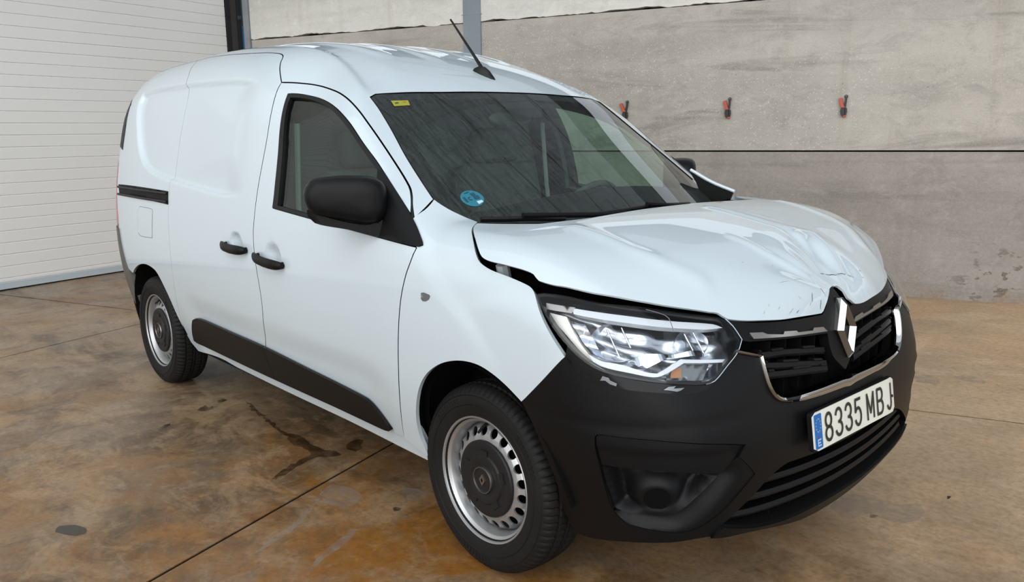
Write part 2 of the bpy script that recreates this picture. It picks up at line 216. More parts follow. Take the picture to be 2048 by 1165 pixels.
 'surroundlow':[[0.6915,-0.4701,0.8201],[0.7019,-0.4449,0.8141],[0.7055,-0.4317,0.8137],[0.7364,-0.2751,0.801],[0.7493,-0.1064,0.7868],[0.7569,-0.105,0.7532],[0.7648,-0.0951,0.7195],[0.772,-0.0659,0.6907]],
 'chrome':[[0.6988,-0.5035,0.7961],[0.7268,-0.429,0.7754],[0.7393,-0.4275,0.7344],[0.7498,-0.4176,0.6939],[0.7585,-0.3994,0.6649],[0.7644,-0.3771,0.6505],[0.7709,-0.3326,0.6424],[0.78,-0.2373,0.638],[0.7877,-0.0749,0.6375]],
 'strip':[[0.6985,-0.4427,0.8345],[0.7119,-0.3987,0.8308],[0.7184,-0.3845,0.8244],[0.7325,-0.3258,0.8166],[0.731,-0.3188,0.8236],[0.7388,-0.2676,0.8189],[0.7407,-0.2607,0.8135],[0.7468,-0.1906,0.8076],[0.7458,-0.1825,0.8142],[0.7494,-0.1328,0.8088],[0.7535,-0.1139,0.7937],[0.7405,-0.2824,0.8069],[0.7086,-0.4371,0.8187]],
 'emblem':[[0.7515,-0.0569,0.8864],[0.7508,-0.0739,0.8869],[0.7508,-0.0978,0.8859],[0.7744,-0.1171,0.8068],[0.7941,-0.091,0.7229],[0.7772,0.0141,0.8035]],
 'slats':[[0.7157,-0.4066,0.7703],[0.7312,-0.2998,0.7613],[0.7489,-0.0944,0.7367],[0.726,-0.3958,0.7399],[0.7449,-0.2489,0.719],[0.7575,-0.0963,0.6984],[0.7321,-0.3919,0.7148],[0.7532,-0.2081,0.6947],[0.7615,-0.0718,0.6836]],
 'lowopen':[[0.7878,-0.2496,0.463],[0.7785,-0.3519,0.4626],[0.769,-0.4148,0.443],[0.7553,-0.4747,0.4031],[0.7219,-0.5744,0.3355],[0.7373,-0.4692,0.3031],[0.7451,-0.3424,0.2781],[0.7525,-0.2002,0.2672],[0.7545,-0.0128,0.2576]],
 'lowbot':[[0.3249,-0.7811,0.3189],[0.3411,-0.7542,0.241],[0.3825,-0.7501,0.2364],[0.5295,-0.7253,0.2651],[0.626,-0.6743,0.282],[0.7002,-0.5977,0.3001],[0.7321,-0.4593,0.282],[0.7347,-0.1631,0.2243],[0.7285,-0.0102,0.2059]],
 'fog':[[0.4896,-0.8283,0.5875],[0.4959,-0.8268,0.5937],[0.5067,-0.8232,0.5968],[0.6336,-0.7469,0.5947],[0.7295,-0.6117,0.5761],[0.7539,-0.5274,0.5584],[0.7504,-0.5519,0.5296],[0.7584,-0.5102,0.4911],[0.7609,-0.4852,0.4645],[0.7234,-0.5898,0.3711],[0.6843,-0.637,0.3288],[0.655,-0.6649,0.3175],[0.6078,-0.7042,0.3179],[0.5368,-0.7471,0.3271],[0.508,-0.7717,0.3652],[0.4985,-0.8001,0.4469],[0.4948,-0.8146,0.5027],[0.4875,-0.8256,0.5555]],
 'fogband':[[0.4896,-0.8283,0.5875],[0.4959,-0.8268,0.5937],[0.5067,-0.8232,0.5968],[0.6336,-0.7469,0.5947],[0.7295,-0.6117,0.5761],[0.7539,-0.5274,0.5584],[0.7504,-0.5519,0.5296],[0.7357,-0.6018,0.4881],[0.6461,-0.7308,0.5023],[0.4946,-0.8144,0.5011],[0.4875,-0.8256,0.5555]],
 'fogpocket':[[0.4946,-0.8144,0.5011],[0.6461,-0.7308,0.5023],[0.7357,-0.6018,0.4881],[0.6948,-0.6563,0.4183],[0.6642,-0.6801,0.3805],[0.6351,-0.7004,0.3617],[0.5806,-0.7372,0.3592],[0.5348,-0.7589,0.357],[0.508,-0.7717,0.3652],[0.4985,-0.8001,0.4469]],
 'foghole':[[0.592,-0.7064,0.4082]],
 'drl':[[0.3786,-0.7972,0.91],[0.3867,-0.7916,0.911],[0.4853,-0.7173,0.8957],[0.5653,-0.6114,0.8748],[0.6242,-0.5058,0.8586],[0.64,-0.4855,0.8483],[0.6214,-0.5349,0.8488],[0.5711,-0.6291,0.861],[0.4946,-0.728,0.8801],[0.3875,-0.8018,0.8981]],
 'hlblock':[[0.3036,-0.8205,0.9185],[0.3838,-0.7908,0.9138],[0.3822,-0.8033,0.8998],[0.311,-0.8269,0.9036]],
 'hlside':[[0.3096,-0.821,0.8937],[0.3666,-0.8059,0.8877],[0.4097,-0.8109,0.8372],[0.4588,-0.802,0.7865],[0.4844,-0.7921,0.7682],[0.4598,-0.803,0.7786],[0.4219,-0.8143,0.8067],[0.3746,-0.8212,0.8462],[0.3353,-0.8232,0.8737]],
 'hllow':[[0.4513,-0.8129,0.8021],[0.4825,-0.7998,0.7875],[0.5252,-0.7717,0.7807],[0.5824,-0.7223,0.7595],[0.5947,-0.7076,0.7573],[0.6192,-0.6428,0.7872],[0.6749,-0.5187,0.7738],[0.6774,-0.522,0.7665],[0.6271,-0.6373,0.7777],[0.6037,-0.6986,0.7515],[0.5909,-0.7176,0.7488],[0.5481,-0.7594,0.7599],[0.4903,-0.7988,0.7724],[0.4659,-0.8098,0.7829]],
 'hlturn':[[0.6206,-0.6336,0.774],[0.6583,-0.5502,0.7676],[0.6628,-0.5878,0.7284],[0.6102,-0.6809,0.7385],[0.6101,-0.671,0.753]],
 'hlamber':[[0.6135,-0.6631,0.7669],[0.6261,-0.6406,0.7666],[0.6332,-0.6492,0.7417],[0.6173,-0.6749,0.7438]],
 'hldark':[[0.4111,-0.7505,0.8809],[0.4428,-0.7173,0.884],[0.5092,-0.6441,0.871],[0.5423,-0.6071,0.8568],[0.5567,-0.6198,0.8362],[0.5413,-0.6421,0.8407],[0.5145,-0.6708,0.8511],[0.4909,-0.6832,0.866],[0.4666,-0.7147,0.8656],[0.4354,-0.7383,0.8727],[0.4271,-0.7629,0.852],[0.4152,-0.7692,0.8544]],
 'hlrung':[[0.3315,-0.8311,0.876],[0.3792,-0.8156,0.8769],[0.3446,-0.8326,0.8616],[0.3914,-0.8175,0.8619],[0.3608,-0.8328,0.8458],[0.4037,-0.8187,0.8459],[0.3769,-0.8319,0.8301],[0.4167,-0.8183,0.8305],[0.3944,-0.8299,0.8128],[0.4308,-0.8167,0.8139],[0.4149,-0.8256,0.7975],[0.4471,-0.813,0.7986],[0.4392,-0.8185,0.7859],[0.4652,-0.8067,0.7871]],
 'shard1':[[0.5093,-0.8199,0.7568],[0.5235,-0.8124,0.7527],[0.5268,-0.8113,0.7467],[0.542,-0.8026,0.74],[0.5413,-0.8041,0.733],[0.5275,-0.812,0.7371],[0.5157,-0.8177,0.7456],[0.5042,-0.8235,0.7443]],
 'shard2':[[0.6278,-0.7238,0.724],[0.6339,-0.7117,0.7308],[0.6445,-0.6952,0.7312],[0.6422,-0.7021,0.7257],[0.6577,-0.6766,0.7258],[0.6539,-0.6867,0.72],[0.6492,-0.6958,0.7177],[0.6376,-0.7112,0.7218]],
 'hlfacet':[[0.3719,-0.809,0.8891],[0.414,-0.792,0.8814],[0.4841,-0.792,0.7913],[0.4603,-0.8037,0.7988],[0.4162,-0.8131,0.8388]],
 'hlbowl1':[[0.4839,-0.734,0.8268]],
 'hlbowl2':[[0.6012,-0.56,0.8131]],
 'hlmid':[[0.5234,-0.7403,0.7856],[0.5519,-0.6955,0.8024],[0.5722,-0.6698,0.7981],[0.6256,-0.5549,0.7999],[0.6434,-0.535,0.7826],[0.5888,-0.6497,0.7908],[0.5646,-0.7052,0.767],[0.5245,-0.7416,0.7811]],
 'hlcrack':[[0.5339,-0.6814,0.9141],[0.5537,-0.6602,0.9057],[0.5699,-0.6446,0.8975],[0.5792,-0.6409,0.8902],[0.5932,-0.6457,0.8735],[0.601,-0.6504,0.8625]],
 'wsTop':[[-0.8136,-0.6354,1.5107],[-0.8254,-0.603,1.5245],[-0.8026,-0.51,1.5283],[-0.7627,-0.3001,1.5334],[-0.7429,-0.0414,1.5368]],
 'sticker':[[-0.2797,-0.5954,1.16]],
 'tag':[[-0.7715,-0.5739,1.4971],[-0.7549,-0.5076,1.4991],[-0.7282,-0.5179,1.48],[-0.741,-0.5803,1.4761]],
 'antenna':[[-0.8759,-0.0212,1.6108],[-0.933,-0.0337,1.6363],[-0.8409,0.0042,1.5933]],
 'ditch':[[-0.8338,-0.6328,1.5234],[-0.913,-0.6112,1.5669],[-1.0171,-0.5755,1.6111],[-1.1455,-0.536,1.6592],[-1.2595,-0.5128,1.7],[-1.3583,-0.5016,1.7272]],
 'wiper1':[[-0.1834,-0.6396,1.0994],[-0.1501,-0.5647,1.0966],[-0.1186,-0.4813,1.0947],[-0.0732,-0.3615,1.0868]],
 'wiper2':[[-0.0557,-0.2457,1.091],[-0.047,-0.1081,1.0963],[-0.0502,0.0652,1.1002],[-0.0722,0.3366,1.0901]],
 'wiper':[[-0.0671,0.0566,1.1164],[-0.017,-0.4886,1.0999]],
 'crease':[[0.184,-0.5836,1.0959],[0.2633,-0.5827,1.083],[0.3873,-0.5732,1.0499],[0.4859,-0.541,1.0143],[0.5633,-0.4848,0.9718]],
 'crease2':[[0.4544,-0.1789,1.0543],[0.5544,-0.1416,1.0092],[0.6188,-0.1061,0.9709],[0.6745,-0.0714,0.9352]],
 'crease3':[[0.5116,0.1243,1.0325],[0.59,0.0964,0.9889],[0.6676,0.0649,0.9405]],
 'crease4':[[0.2152,0.0599,1.1108],[0.3499,0.0974,1.0841],[0.4595,0.135,1.0538],[0.5156,0.2151,1.0278],[0.5866,0.1677,0.9892],[0.6824,0.118,0.9278]],
 'filler':[[-0.293,0.6362,1.2009],[-0.2623,0.6414,1.1854],[-0.2179,0.6491,1.1619],[-0.1718,0.6566,1.142],[-0.0901,0.6692,1.1142],[-0.1042,0.6702,1.0872],[-0.1877,0.6623,1.0662],[-0.2401,0.6571,1.055],[-0.2366,0.6538,1.0922],[-0.261,0.6449,1.152]],
 'mirror':[[-0.4153,-0.8453,1.171],[-0.4156,-0.8459,1.1955],[-0.4247,-0.858,1.2218],[-0.4466,-0.8871,1.2386],[-0.4783,-0.9294,1.2427],[-0.51,-0.9717,1.2428],[-0.5428,-1.0153,1.2381],[-0.5621,-1.0411,1.2314],[-0.5724,-1.0549,1.21],[-0.577,-1.061,1.1875],[-0.5758,-1.0594,1.1664],[-0.5717,-1.054,1.1468],[-0.5638,-1.0434,1.1253],[-0.5373,-1.008,1.1113],[-0.5143,-0.9774,1.1048],[-0.4825,-0.935,1.0946],[-0.4506,-0.8925,1.0852],[-0.4329,-0.8689,1.0878],[-0.4228,-0.8554,1.1007],[-0.4164,-0.8469,1.1235]],
 'mirrorlow':[[-0.5819,-1.0475,1.1327],[-0.5797,-1.0447,1.1113],[-0.5678,-1.0288,1.0911],[-0.5468,-1.0008,1.0805],[-0.5256,-0.9725,1.0739],[-0.5005,-0.939,1.0655],[-0.4452,-0.8652,1.04],[-0.4127,-0.8219,1.0354],[-0.4023,-0.808,1.0584],[-0.4016,-0.8072,1.0867],[-0.4309,-0.8462,1.0994],[-0.4608,-0.8861,1.0822],[-0.5248,-0.9714,1.1011]],
 'puddle1':[[-1.2635,-1.7482,0.0],[-1.2797,-1.7267,0.0],[-1.2616,-1.6986,0.0],[-1.2222,-1.6752,0.0],[-1.1742,-1.6661,0.0],[-1.1505,-1.6788,0.0],[-1.155,-1.7064,0.0],[-1.1922,-1.7313,0.0],[-1.2298,-1.7478,0.0]],
 'trail':[[-2.1606,-0.6212,0.0],[-2.0989,-0.6203,0.0],[-1.9739,-0.6426,0.0],[-1.8224,-0.6584,0.0],[-1.6624,-0.6819,0.0],[-1.5648,-0.6836,0.0],[-1.4996,-0.6561,0.0],[-1.3671,-0.6736,0.0],[-1.2616,-0.6655,0.0],[-1.1938,-0.6311,0.0],[-1.1585,-0.6387,0.0],[-1.1643,-0.6883,0.0],[-1.2089,-0.7347,0.0],[-1.1772,-0.8285,0.0],[-1.1343,-0.9243,0.0],[-1.1227,-0.9893,0.0],[-1.1574,-0.9485,0.0],[-1.2196,-0.831,0.0],[-1.2526,-0.7365,0.0],[-1.3115,-0.7174,0.0],[-1.4074,-0.7387,0.0],[-1.521,-0.713,0.0],[-1.6121,-0.7072,0.0],[-1.7612,-0.6884,0.0],[-1.916,-0.6701,-0.0],[-2.0377,-0.6488,0.0]],
 'spot2':[[-1.2628,-0.5418,0.0],[-1.2748,-0.492,0.0],[-1.236,-0.4807,0.0],[-1.1963,-0.5198,0.0],[-1.1562,-0.538,0.0],[-1.1443,-0.5797,0.0],[-1.1923,-0.5845,0.0],[-1.2427,-0.5678,0.0]],
 'spot3':[[-2.2066,-0.8524,-0.0],[-2.2455,-0.8017,0.0],[-2.1934,-0.8089,0.0],[-2.1948,-0.7801,0.0],[-2.1581,-0.8025,0.0],[-2.1494,-0.8409,0.0],[-2.1687,-0.8607,-0.0]],
 'spot4':[[-2.2675,-0.731,0.0],[-2.2805,-0.6934,0.0],[-2.2449,-0.6824,0.0],[-2.2283,-0.7158,-0.0],[-2.2376,-0.7379,0.0]],
 'spot5':[[-2.0392,-1.1131,0.0],[-2.0873,-1.0681,0.0],[-2.0931,-1.0365,0.0],[-2.0614,-1.052,0.0],[-2.0294,-1.0977,0.0]],
 'pale1':[[-0.8765,-0.8968,0.0],[-0.8952,-0.8263,0.0],[-0.8286,-0.7931,0.0],[-0.7358,-0.8021,0.0],[-0.6892,-0.8549,0.0],[-0.7115,-0.9111,0.0],[-0.7806,-0.9339,0.0]],
 'pale2':[[0.5456,0.4052,0.0],[0.5463,0.5608,0.0],[0.6438,0.5997,0.0],[0.7133,0.6111,0.0],[0.7489,0.6789,0.0],[0.8015,0.6145,0.0],[0.806,0.5168,0.0],[0.7609,0.4582,0.0],[0.674,0.4517,0.0],[0.6428,0.3621,0.0]],
 'spot6':[[0.6751,0.4414,0.0],[0.6796,0.4634,0.0],[0.696,0.4633,0.0],[0.6999,0.4389,0.0],[0.6876,0.426,0.0]],
 'spot7':[[0.8043,0.8054,0.0],[0.806,0.8199,0.0],[0.8146,0.8162,0.0],[0.8204,0.7909,0.0],[0.814,0.7842,0.0]],
 'spot8':[[-0.568,-0.7769,0.0],[-0.5681,-0.7575,0.0],[-0.5451,-0.7529,0.0],[-0.53,-0.7693,0.0],[-0.5415,-0.7877,0.0]],
 'ring':[[-0.6888,-0.6469,0.0],[-0.6594,-0.6162,0.0],[-0.6,-0.6075,0.0],[-0.5576,-0.6259,0.0],[-0.5522,-0.6678,0.0],[-0.5769,-0.6938,0.0]],
 'white1':[[-0.5953,-1.3118,0.0],[-0.6564,-1.2292,0.0],[-0.6959,-1.1278,0.0],[-0.772,-1.0231,0.0],[-0.9062,-0.8561,0.0],[-0.914,-0.8274,0.0],[-0.7581,-1.0086,0.0],[-0.6733,-1.1188,0.0],[-0.6258,-1.2245,0.0]],
 'white2':[[-0.3738,-1.239,0.0],[-0.4454,-1.1407,0.0],[-0.4896,-1.0535,0.0],[-0.5279,-0.9659,0.0],[-0.5126,-0.9644,0.0],[-0.4339,-1.0761,0.0],[-0.4061,-1.163,0.0],[-0.3531,-1.2408,0.0]],
 'streak1':[[0.0754,2.3087,0.0],[0.104,2.3683,0.0],[0.155,2.3709,0.0],[0.2117,2.2993,0.0],[0.2282,2.2372,0.0],[0.1802,2.2131,0.0],[0.1261,2.1938,0.0]],
 'streak2':[[0.2237,2.4409,0.0],[0.261,2.4977,0.0],[0.3281,2.5099,0.0],[0.3893,2.4733,-0.0],[0.3882,2.4149,0.0],[0.3354,2.4074,0.0],[0.2645,2.408,0.0]],
}
# ---------------------------------------------------------------- smooth body form of the van
# van coordinates: x forward from the front axle, y to the van's left, z up, metres
class Spl:
    """natural cubic spline, tabulated"""
    def __init__(s, pts):
        x=np.array([a for a,b in pts],float); y=np.array([b for a,b in pts],float); n=len(x); h=np.diff(x)
        A=np.eye(n); r=np.zeros(n)
        for i in range(1,n-1):
            A[i,i-1]=h[i-1]; A[i,i]=2*(h[i-1]+h[i]); A[i,i+1]=h[i]
            r[i]=6*((y[i+1]-y[i])/h[i]-(y[i]-y[i-1])/h[i-1])
        m=np.linalg.solve(A,r)
        s.x=np.linspace(x[0],x[-1],6000); i=np.clip(np.searchsorted(x,s.x)-1,0,n-2)
        t=s.x-x[i]; H=h[i]
        s.y=y[i]+t*((y[i+1]-y[i])/H-H*(2*m[i]+m[i+1])/6)+t*t*m[i]/2+t**3*(m[i+1]-m[i])/(6*H)
        s.d0=(s.y[1]-s.y[0])/(s.x[1]-s.x[0]); s.d1=(s.y[-1]-s.y[-2])/(s.x[-1]-s.x[-2])
    def __call__(s,v):
        r=np.interp(v,s.x,s.y)
        r=np.where(v<s.x[0],s.y[0]+(v-s.x[0])*s.d0,r)
        return np.where(v>s.x[-1],s.y[-1]+(v-s.x[-1])*s.d1,r)
def smax(a,b,k):
    h=np.maximum(k-np.abs(a-b),0)/k
    return np.maximum(a,b)+h*h*k*.25
def sstep(a,b,x):
    t=np.clip((x-a)/(b-a),0,1); return t*t*(3-2*t)
W_plan=Spl([(-3.6,.785),(-3.2,.828),(-2.8,.852),(-2.2,.870),(-1.4,.883),(-.6,.884),(0,.880),(.4,.862),(.8,.83)])
D_side=Spl([(.10,-.16),(.2,-.125),(.3,-.092),(.4,-.058),(.5,-.031),(.65,-.008),(.8,0),(.95,-.006),(1.05,-.018),(1.2,-.052),(1.4,-.108),(1.6,-.172),(1.8,-.245)])
D_cargo=Spl([(.10,-.16),(.2,-.125),(.3,-.092),(.4,-.058),(.5,-.031),(.65,-.008),(.8,0),(.95,-.004),(1.05,-.012),(1.2,-.032),(1.4,-.070),(1.6,-.120),(1.8,-.175)])
Z_roof=Spl([(-3.6,1.735),(-3.2,1.795),(-2.8,1.815),(-2.2,1.822),(-1.8,1.808),(-1.4,1.765),(-1.1,1.695),(-.85,1.598),(-.6,1.445),(-.3,1.25),(0,1.05),(.3,.85)])
K_roof=Spl([(-3.6,.075),(-2.,.075),(-1.2,.11),(-.8,.17),(-.3,.215),(0,.23),(.3,.23)])
Z_hood=Spl([(-.4,1.135),(-.1,1.118),(.15,1.085),(.4,1.03),(.6,.965),(.75,.89),(.9,.79)])
X_nose=Spl([(.10,.655),(.2,.725),(.3,.770),(.42,.792),(.54,.800),(.64,.784),(.72,.766),(.80,.748),(.90,.722),(1.0,.68),(1.1,.62)])
def S(x,z):
    w=sstep(-1.5,-.9,x)
    return W_plan(x)+D_cargo(z)*(1-w)+D_side(z)*w
def T_cab(x,y):
    return Z_roof(x)-K_roof(x)*y*y
def T_hood(x,y):
    return Z_hood(x)-(.04+.06*sstep(0,.7,x))*y*y-.15*np.maximum(np.abs(y)-.5,0)**2
def Fx(y,z):
    a=np.abs(y)
    return X_nose(z)-.15*a*a-.25*np.maximum(a-.42,0)**2
def Rx(y,z):
    return -3.54+.08*np.maximum(z-.9,0)+.10*y*y+.12*np.maximum(z-1.0,0)**2
def f_low(x,y,z):           # lower body with the bonnet as its top
    a=np.abs(y)
    t=(z-T_hood(x,a))*.96
    f=smax(a-S(x,z),t,.14)
    f=smax(f,x-Fx(a,z),.20*sstep(0.15,.75,a)+.06)
    return f
def f_cab(x,y,z):
    a=np.abs(y)
    w=sstep(-1.2,-.7,x)
    k=.30*(1-w)+.06*w
    t=(z-T_cab(x,a))*(.97*(1-w)+.80*w)
    f=smax(a-S(x,z),t,k)
    return smax(f,Rx(a,z)-x,.17)
def F_body(x,y,z):          # union of cab and lower body, small fillet
    a=f_low(x,y,z); b=f_cab(x,y,z)
    k=.03*sstep(-.95,-.3,x)*sstep(.2,.0,x)+1e-4; h=np.maximum(k-np.abs(a-b),0)/k
    u=np.minimum(a,b)-h*h*k*.25
    return np.where(x<-1.0,b,np.where(x>.2,a,u))
def solve(fn,P0,D,t0,t1,n=40):
    """first root of fn along P0+t*D for t in [t0,t1] (fn rises from inside to outside)"""
    P0=np.asarray(P0,float); D=np.asarray(D,float)
    a=np.full(len(P0),t0,float); b=np.full(len(P0),t1,float)
    for _ in range(n):
        m=(a+b)/2; q=P0+D*m[:,None]
        v=fn(q[:,0],q[:,1],q[:,2])
        o=v>0
        b=np.where(o,m,b); a=np.where(o,a,m)
    return P0+D*((a+b)/2)[:,None]
def grad(fn,P,h=.003):
    g=np.zeros_like(P)
    for i in range(3):
        q=P.copy(); r=P.copy(); q[:,i]+=h; r[:,i]-=h
        g[:,i]=(fn(*q.T)-fn(*r.T))/(2*h)
    return g/np.linalg.norm(g,axis=1)[:,None]

def f_hood(x,y,z):          # bonnet skin, pushed up by the knock to the nose
    a=np.abs(y)
    lift=.036*sstep(-.12,.30,x)*sstep(.70,.45,x)+.006
    t=(z-T_hood(x,a)-lift)*.96
    f=smax(a-S(x,z)-.012,t,.10)
    return smax(f,x-Fx(a,z)-.004,.20*sstep(.15,.75,a)+.06)
# ------------------------------------------------------------ trimmed panels on the body form
def crs(P,h,corner=32,closed=True):
    """resample an outline: Catmull-Rom between corners, spacing h (2-D or 3-D)"""
    P=np.array(P,float); n=len(P)
    if closed:
        k=[i for i in range(n) if np.linalg.norm(P[i]-P[(i+1)%n])>1e-5]; P=P[k]; n=len(P)
    def ang(i):
        if not closed and (i==0 or i==n-1): return 180
        a=P[i]-P[i-1]; b=P[(i+1)%n]-P[i]
        return math.degrees(math.acos(max(-1,min(1,float(a@b/(np.linalg.norm(a)*np.linalg.norm(b)+1e-12))))))
    A=[ang(i)>corner for i in range(n)]
    out=[]
    for i in range(n if closed else n-1):
        p1=P[i]; p2=P[(i+1)%n]
        d=np.linalg.norm(p2-p1)
        p0=P[i-1] if not A[i] else 2*p1-p2; p3=P[(i+2)%n] if not A[(i+1)%n] else 2*p2-p1
        # limit tangents
        t1=(p2-p0)/ (np.linalg.norm(p2-p1)+np.linalg.norm(p1-p0)+1e-12)*d
        t2=(p3-p1)/ (np.linalg.norm(p3-p2)+np.linalg.norm(p2-p1)+1e-12)*d
        m=max(1,int(round(d/h)))
        for k in range(m):
            t=k/m
            out.append((2*t**3-3*t*t+1)*p1+(t**3-2*t*t+t)*t1+(-2*t**3+3*t*t)*p2+(t**3-t*t)*t2)
    if not closed: out.append(P[-1])
    return np.array(out)
def inpoly(Q,P):
    x,y=Q[:,0],Q[:,1]; r=np.zeros(len(Q),bool); n=len(P)
    for i in range(n):
        x1,y1=P[i]; x2,y2=P[(i+1)%n]
        c=(y1>y)!=(y2>y)
        if c.any():
            xi=(x2-x1)*(y-y1)/((y2-y1) if y2!=y1 else 1e-12)+x1
            r^=c&(x<xi)
    return r
def dseg(Q,P,closed=True):
    d=np.full(len(Q),1e9); n=len(P)
    for i in range(n if closed else n-1):
        a=P[i]; b=P[(i+1)%n]; ab=b-a; t=np.clip(((Q-a)@ab)/(ab@ab+1e-15),0,1)
        d=np.minimum(d,np.linalg.norm(Q-a-t[:,None]*ab,axis=1))
    return d
ZA=.6; XA=-.35
class Mode:
    """2-D chart of the body form; .uv(points) and .P(uv)"""
    def __init__(s,kind,fn): s.k=kind; s.fn=fn
    def uv(s,P):
        P=np.array(P,float)
        if s.k=='tube': return np.stack([P[:,0],np.arctan2(P[:,2]-ZA,-P[:,1])*.95],1)
        if s.k=='front': return np.stack([np.arctan2(P[:,1],P[:,0]-XA)*1.05,P[:,2]],1)
        if s.k=='top': return P[:,:2].copy()
        if s.k=='rear': return P[:,1:].copy()
    def P(s,U):
        n=len(U); z=np.zeros(n)
        if s.k=='tube':
            a=U[:,1]/.95; return solve(s.fn,np.stack([U[:,0],z,z+ZA],1),np.stack([z,-np.cos(a),np.sin(a)],1),.02,1.7)
        if s.k=='front':
            a=U[:,0]/1.05; return solve(s.fn,np.stack([z+XA,z,U[:,1]],1),np.stack([np.cos(a),np.sin(a),z],1),.2,1.8)
        if s.k=='top': return solve(s.fn,np.stack([U[:,0],U[:,1],z],1),np.stack([z,z,z+1],1),.5,2.0)
        if s.k=='rear': return solve(s.fn,np.stack([z-1.,U[:,0],U[:,1]],1),np.stack([z-1,z,z],1),0,3.5)
TB=Mode('tube',F_body); TL=Mode('tube',f_low); FR=Mode('front',f_low); HD=Mode('top',f_hood); TP=Mode('top',f_low); RR=Mode('rear',F_body)
def inset_poly(U,d):
    a=np.roll(U,1,0); b=np.roll(U,-1,0); t=b-a; t/=np.linalg.norm(t,axis=1)[:,None]+1e-12
    area=.5*np.sum(U[:,0]*np.roll(U[:,1],-1)-np.roll(U[:,0],-1)*U[:,1])
    nrm=np.stack([-t[:,1],t[:,0]],1)*(1 if area>0 else -1)
    return U+nrm*d
def panel(name,outline,mode,mat,parent=None,h=.02,off=0.,thick=.014,inset=0.,holes=(),disp=None,mirror=False,uv=False,hb=None,corner=32,lipmat=None,flat=False):
    """sheet-metal style part: outline trimmed out of the body form, with a turned-in edge"""
    loops=[]
    hb=hb or h
    for i,o in enumerate([outline]+list(holes)):
        U=np.array(o,float) if uv else mode.uv(o)
        U=crs(U,hb,corner)
        if inset: U=inset_poly(U,inset if i==0 else -inset)
        loops.append(U)
    lo=loops[0].min(0); hi=loops[0].max(0)
    gx=np.arange(lo[0],hi[0]+h,h); gy=np.arange(lo[1],hi[1]+h,h*.866)
    G=np.array([(x+(h/2 if j%2 else 0),y) for j,y in enumerate(gy) for x in gx])
    k=inpoly(G,loops[0])
    for q in loops[1:]: k&=~inpoly(G,q)
    G=G[k]
    if len(G):
        k=np.ones(len(G),bool)
        for q in loops: k&=dseg(G,q)>.5*h
        G=G[k]
    B=[];E=[]
    for q in loops:
        n=len(B); B+=list(q); m=len(q); E+=[(n+i,n+(i+1)%m) for i in range(m)]
    pts=[Vector((float(a),float(b))) for a,b in list(B)+list(G)]
    r=delaunay_2d_cdt(pts,E,[],0,1e-7)
    U=np.array([tuple(v) for v in r[0]]); T=np.array(r[2])
    c=U[T].mean(1); k=inpoly(c,loops[0])
    for q in loops[1:]: k&=~inpoly(c,q)
    T=T[k]
    P=mode.P(U); n=grad(mode.fn,P)
    dd=off+(disp(P) if disp is not None else 0.)
    P=P+n*(np.asarray(dd)*np.ones(len(P)))[:,None]
    a,b,c=P[T[:,0]],P[T[:,1]],P[T[:,2]]
    fl=np.sum(np.cross(b-a,c-a)*n[T[:,0]],1)<0
    T[fl]=T[fl][:,::-1]
    V=list(P); F=[tuple(t) for t in T]; nface=len(F)
    if thick:
        # boundary edges of kept triangles -> turned edge with its own vertices
        from collections import Counter
        cnt=Counter()
        for t in F:
            for i in range(3): cnt[tuple(sorted((t[i],t[(i+1)%3])))]+=1
        ids={}
        for t in list(F):
            for i in range(3):
                e=(t[i],t[(i+1)%3])
                if cnt[tuple(sorted(e))]==1:
                    for v in e:
                        if v not in ids:
                            ids[v]=len(V); V.append(P[v]); V.append(P[v]-n[v]*thick)
                    F.append((e[1],e[0],ids[e[0]]+1)); F[-1]=(ids[e[1]],ids[e[0]],ids[e[0]]+1,ids[e[1]]+1)
    V=np.array(V)
    if mirror:
        V=V*np.array([1,-1,1]); F=[f[::-1] for f in F]
    o=mesh(name,V,F,mat,parent,not flat)
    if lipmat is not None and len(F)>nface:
        o.data.materials.append(lipmat); o.data.polygons.foreach_set('material_index',[0]*nface+[1]*(len(F)-nface))  # turned edges get their own colour, black to paint gap shade
    return o
def mir(P): return [[p[0],-p[1],p[2]] for p in P]
YC=-.035
def mirc(P):
    out=[]
    for p in P:
        w=1-float(sstep(.28,.55,abs(p[1]))); out.append([p[0],-p[1]+2*YC*w,p[2]])
    return out
def surfpts(mode,P3,off=0.):
    """push 3-D points onto the form, off metres proud of it"""
    P=mode.P(mode.uv(P3)); return P+grad(mode.fn,P)*off
def tubeline(name,P3,mode,mat,parent,r=.003,off=0.,h=.02,n=6,mirror=False):
    q=crs(np.array(P3,float),h,30,False); q=surfpts(mode,q,off)
    if mirror: q=q*np.array([1,-1,1])
    return MB().tube(q,r,n).build(name,mat,parent,True)
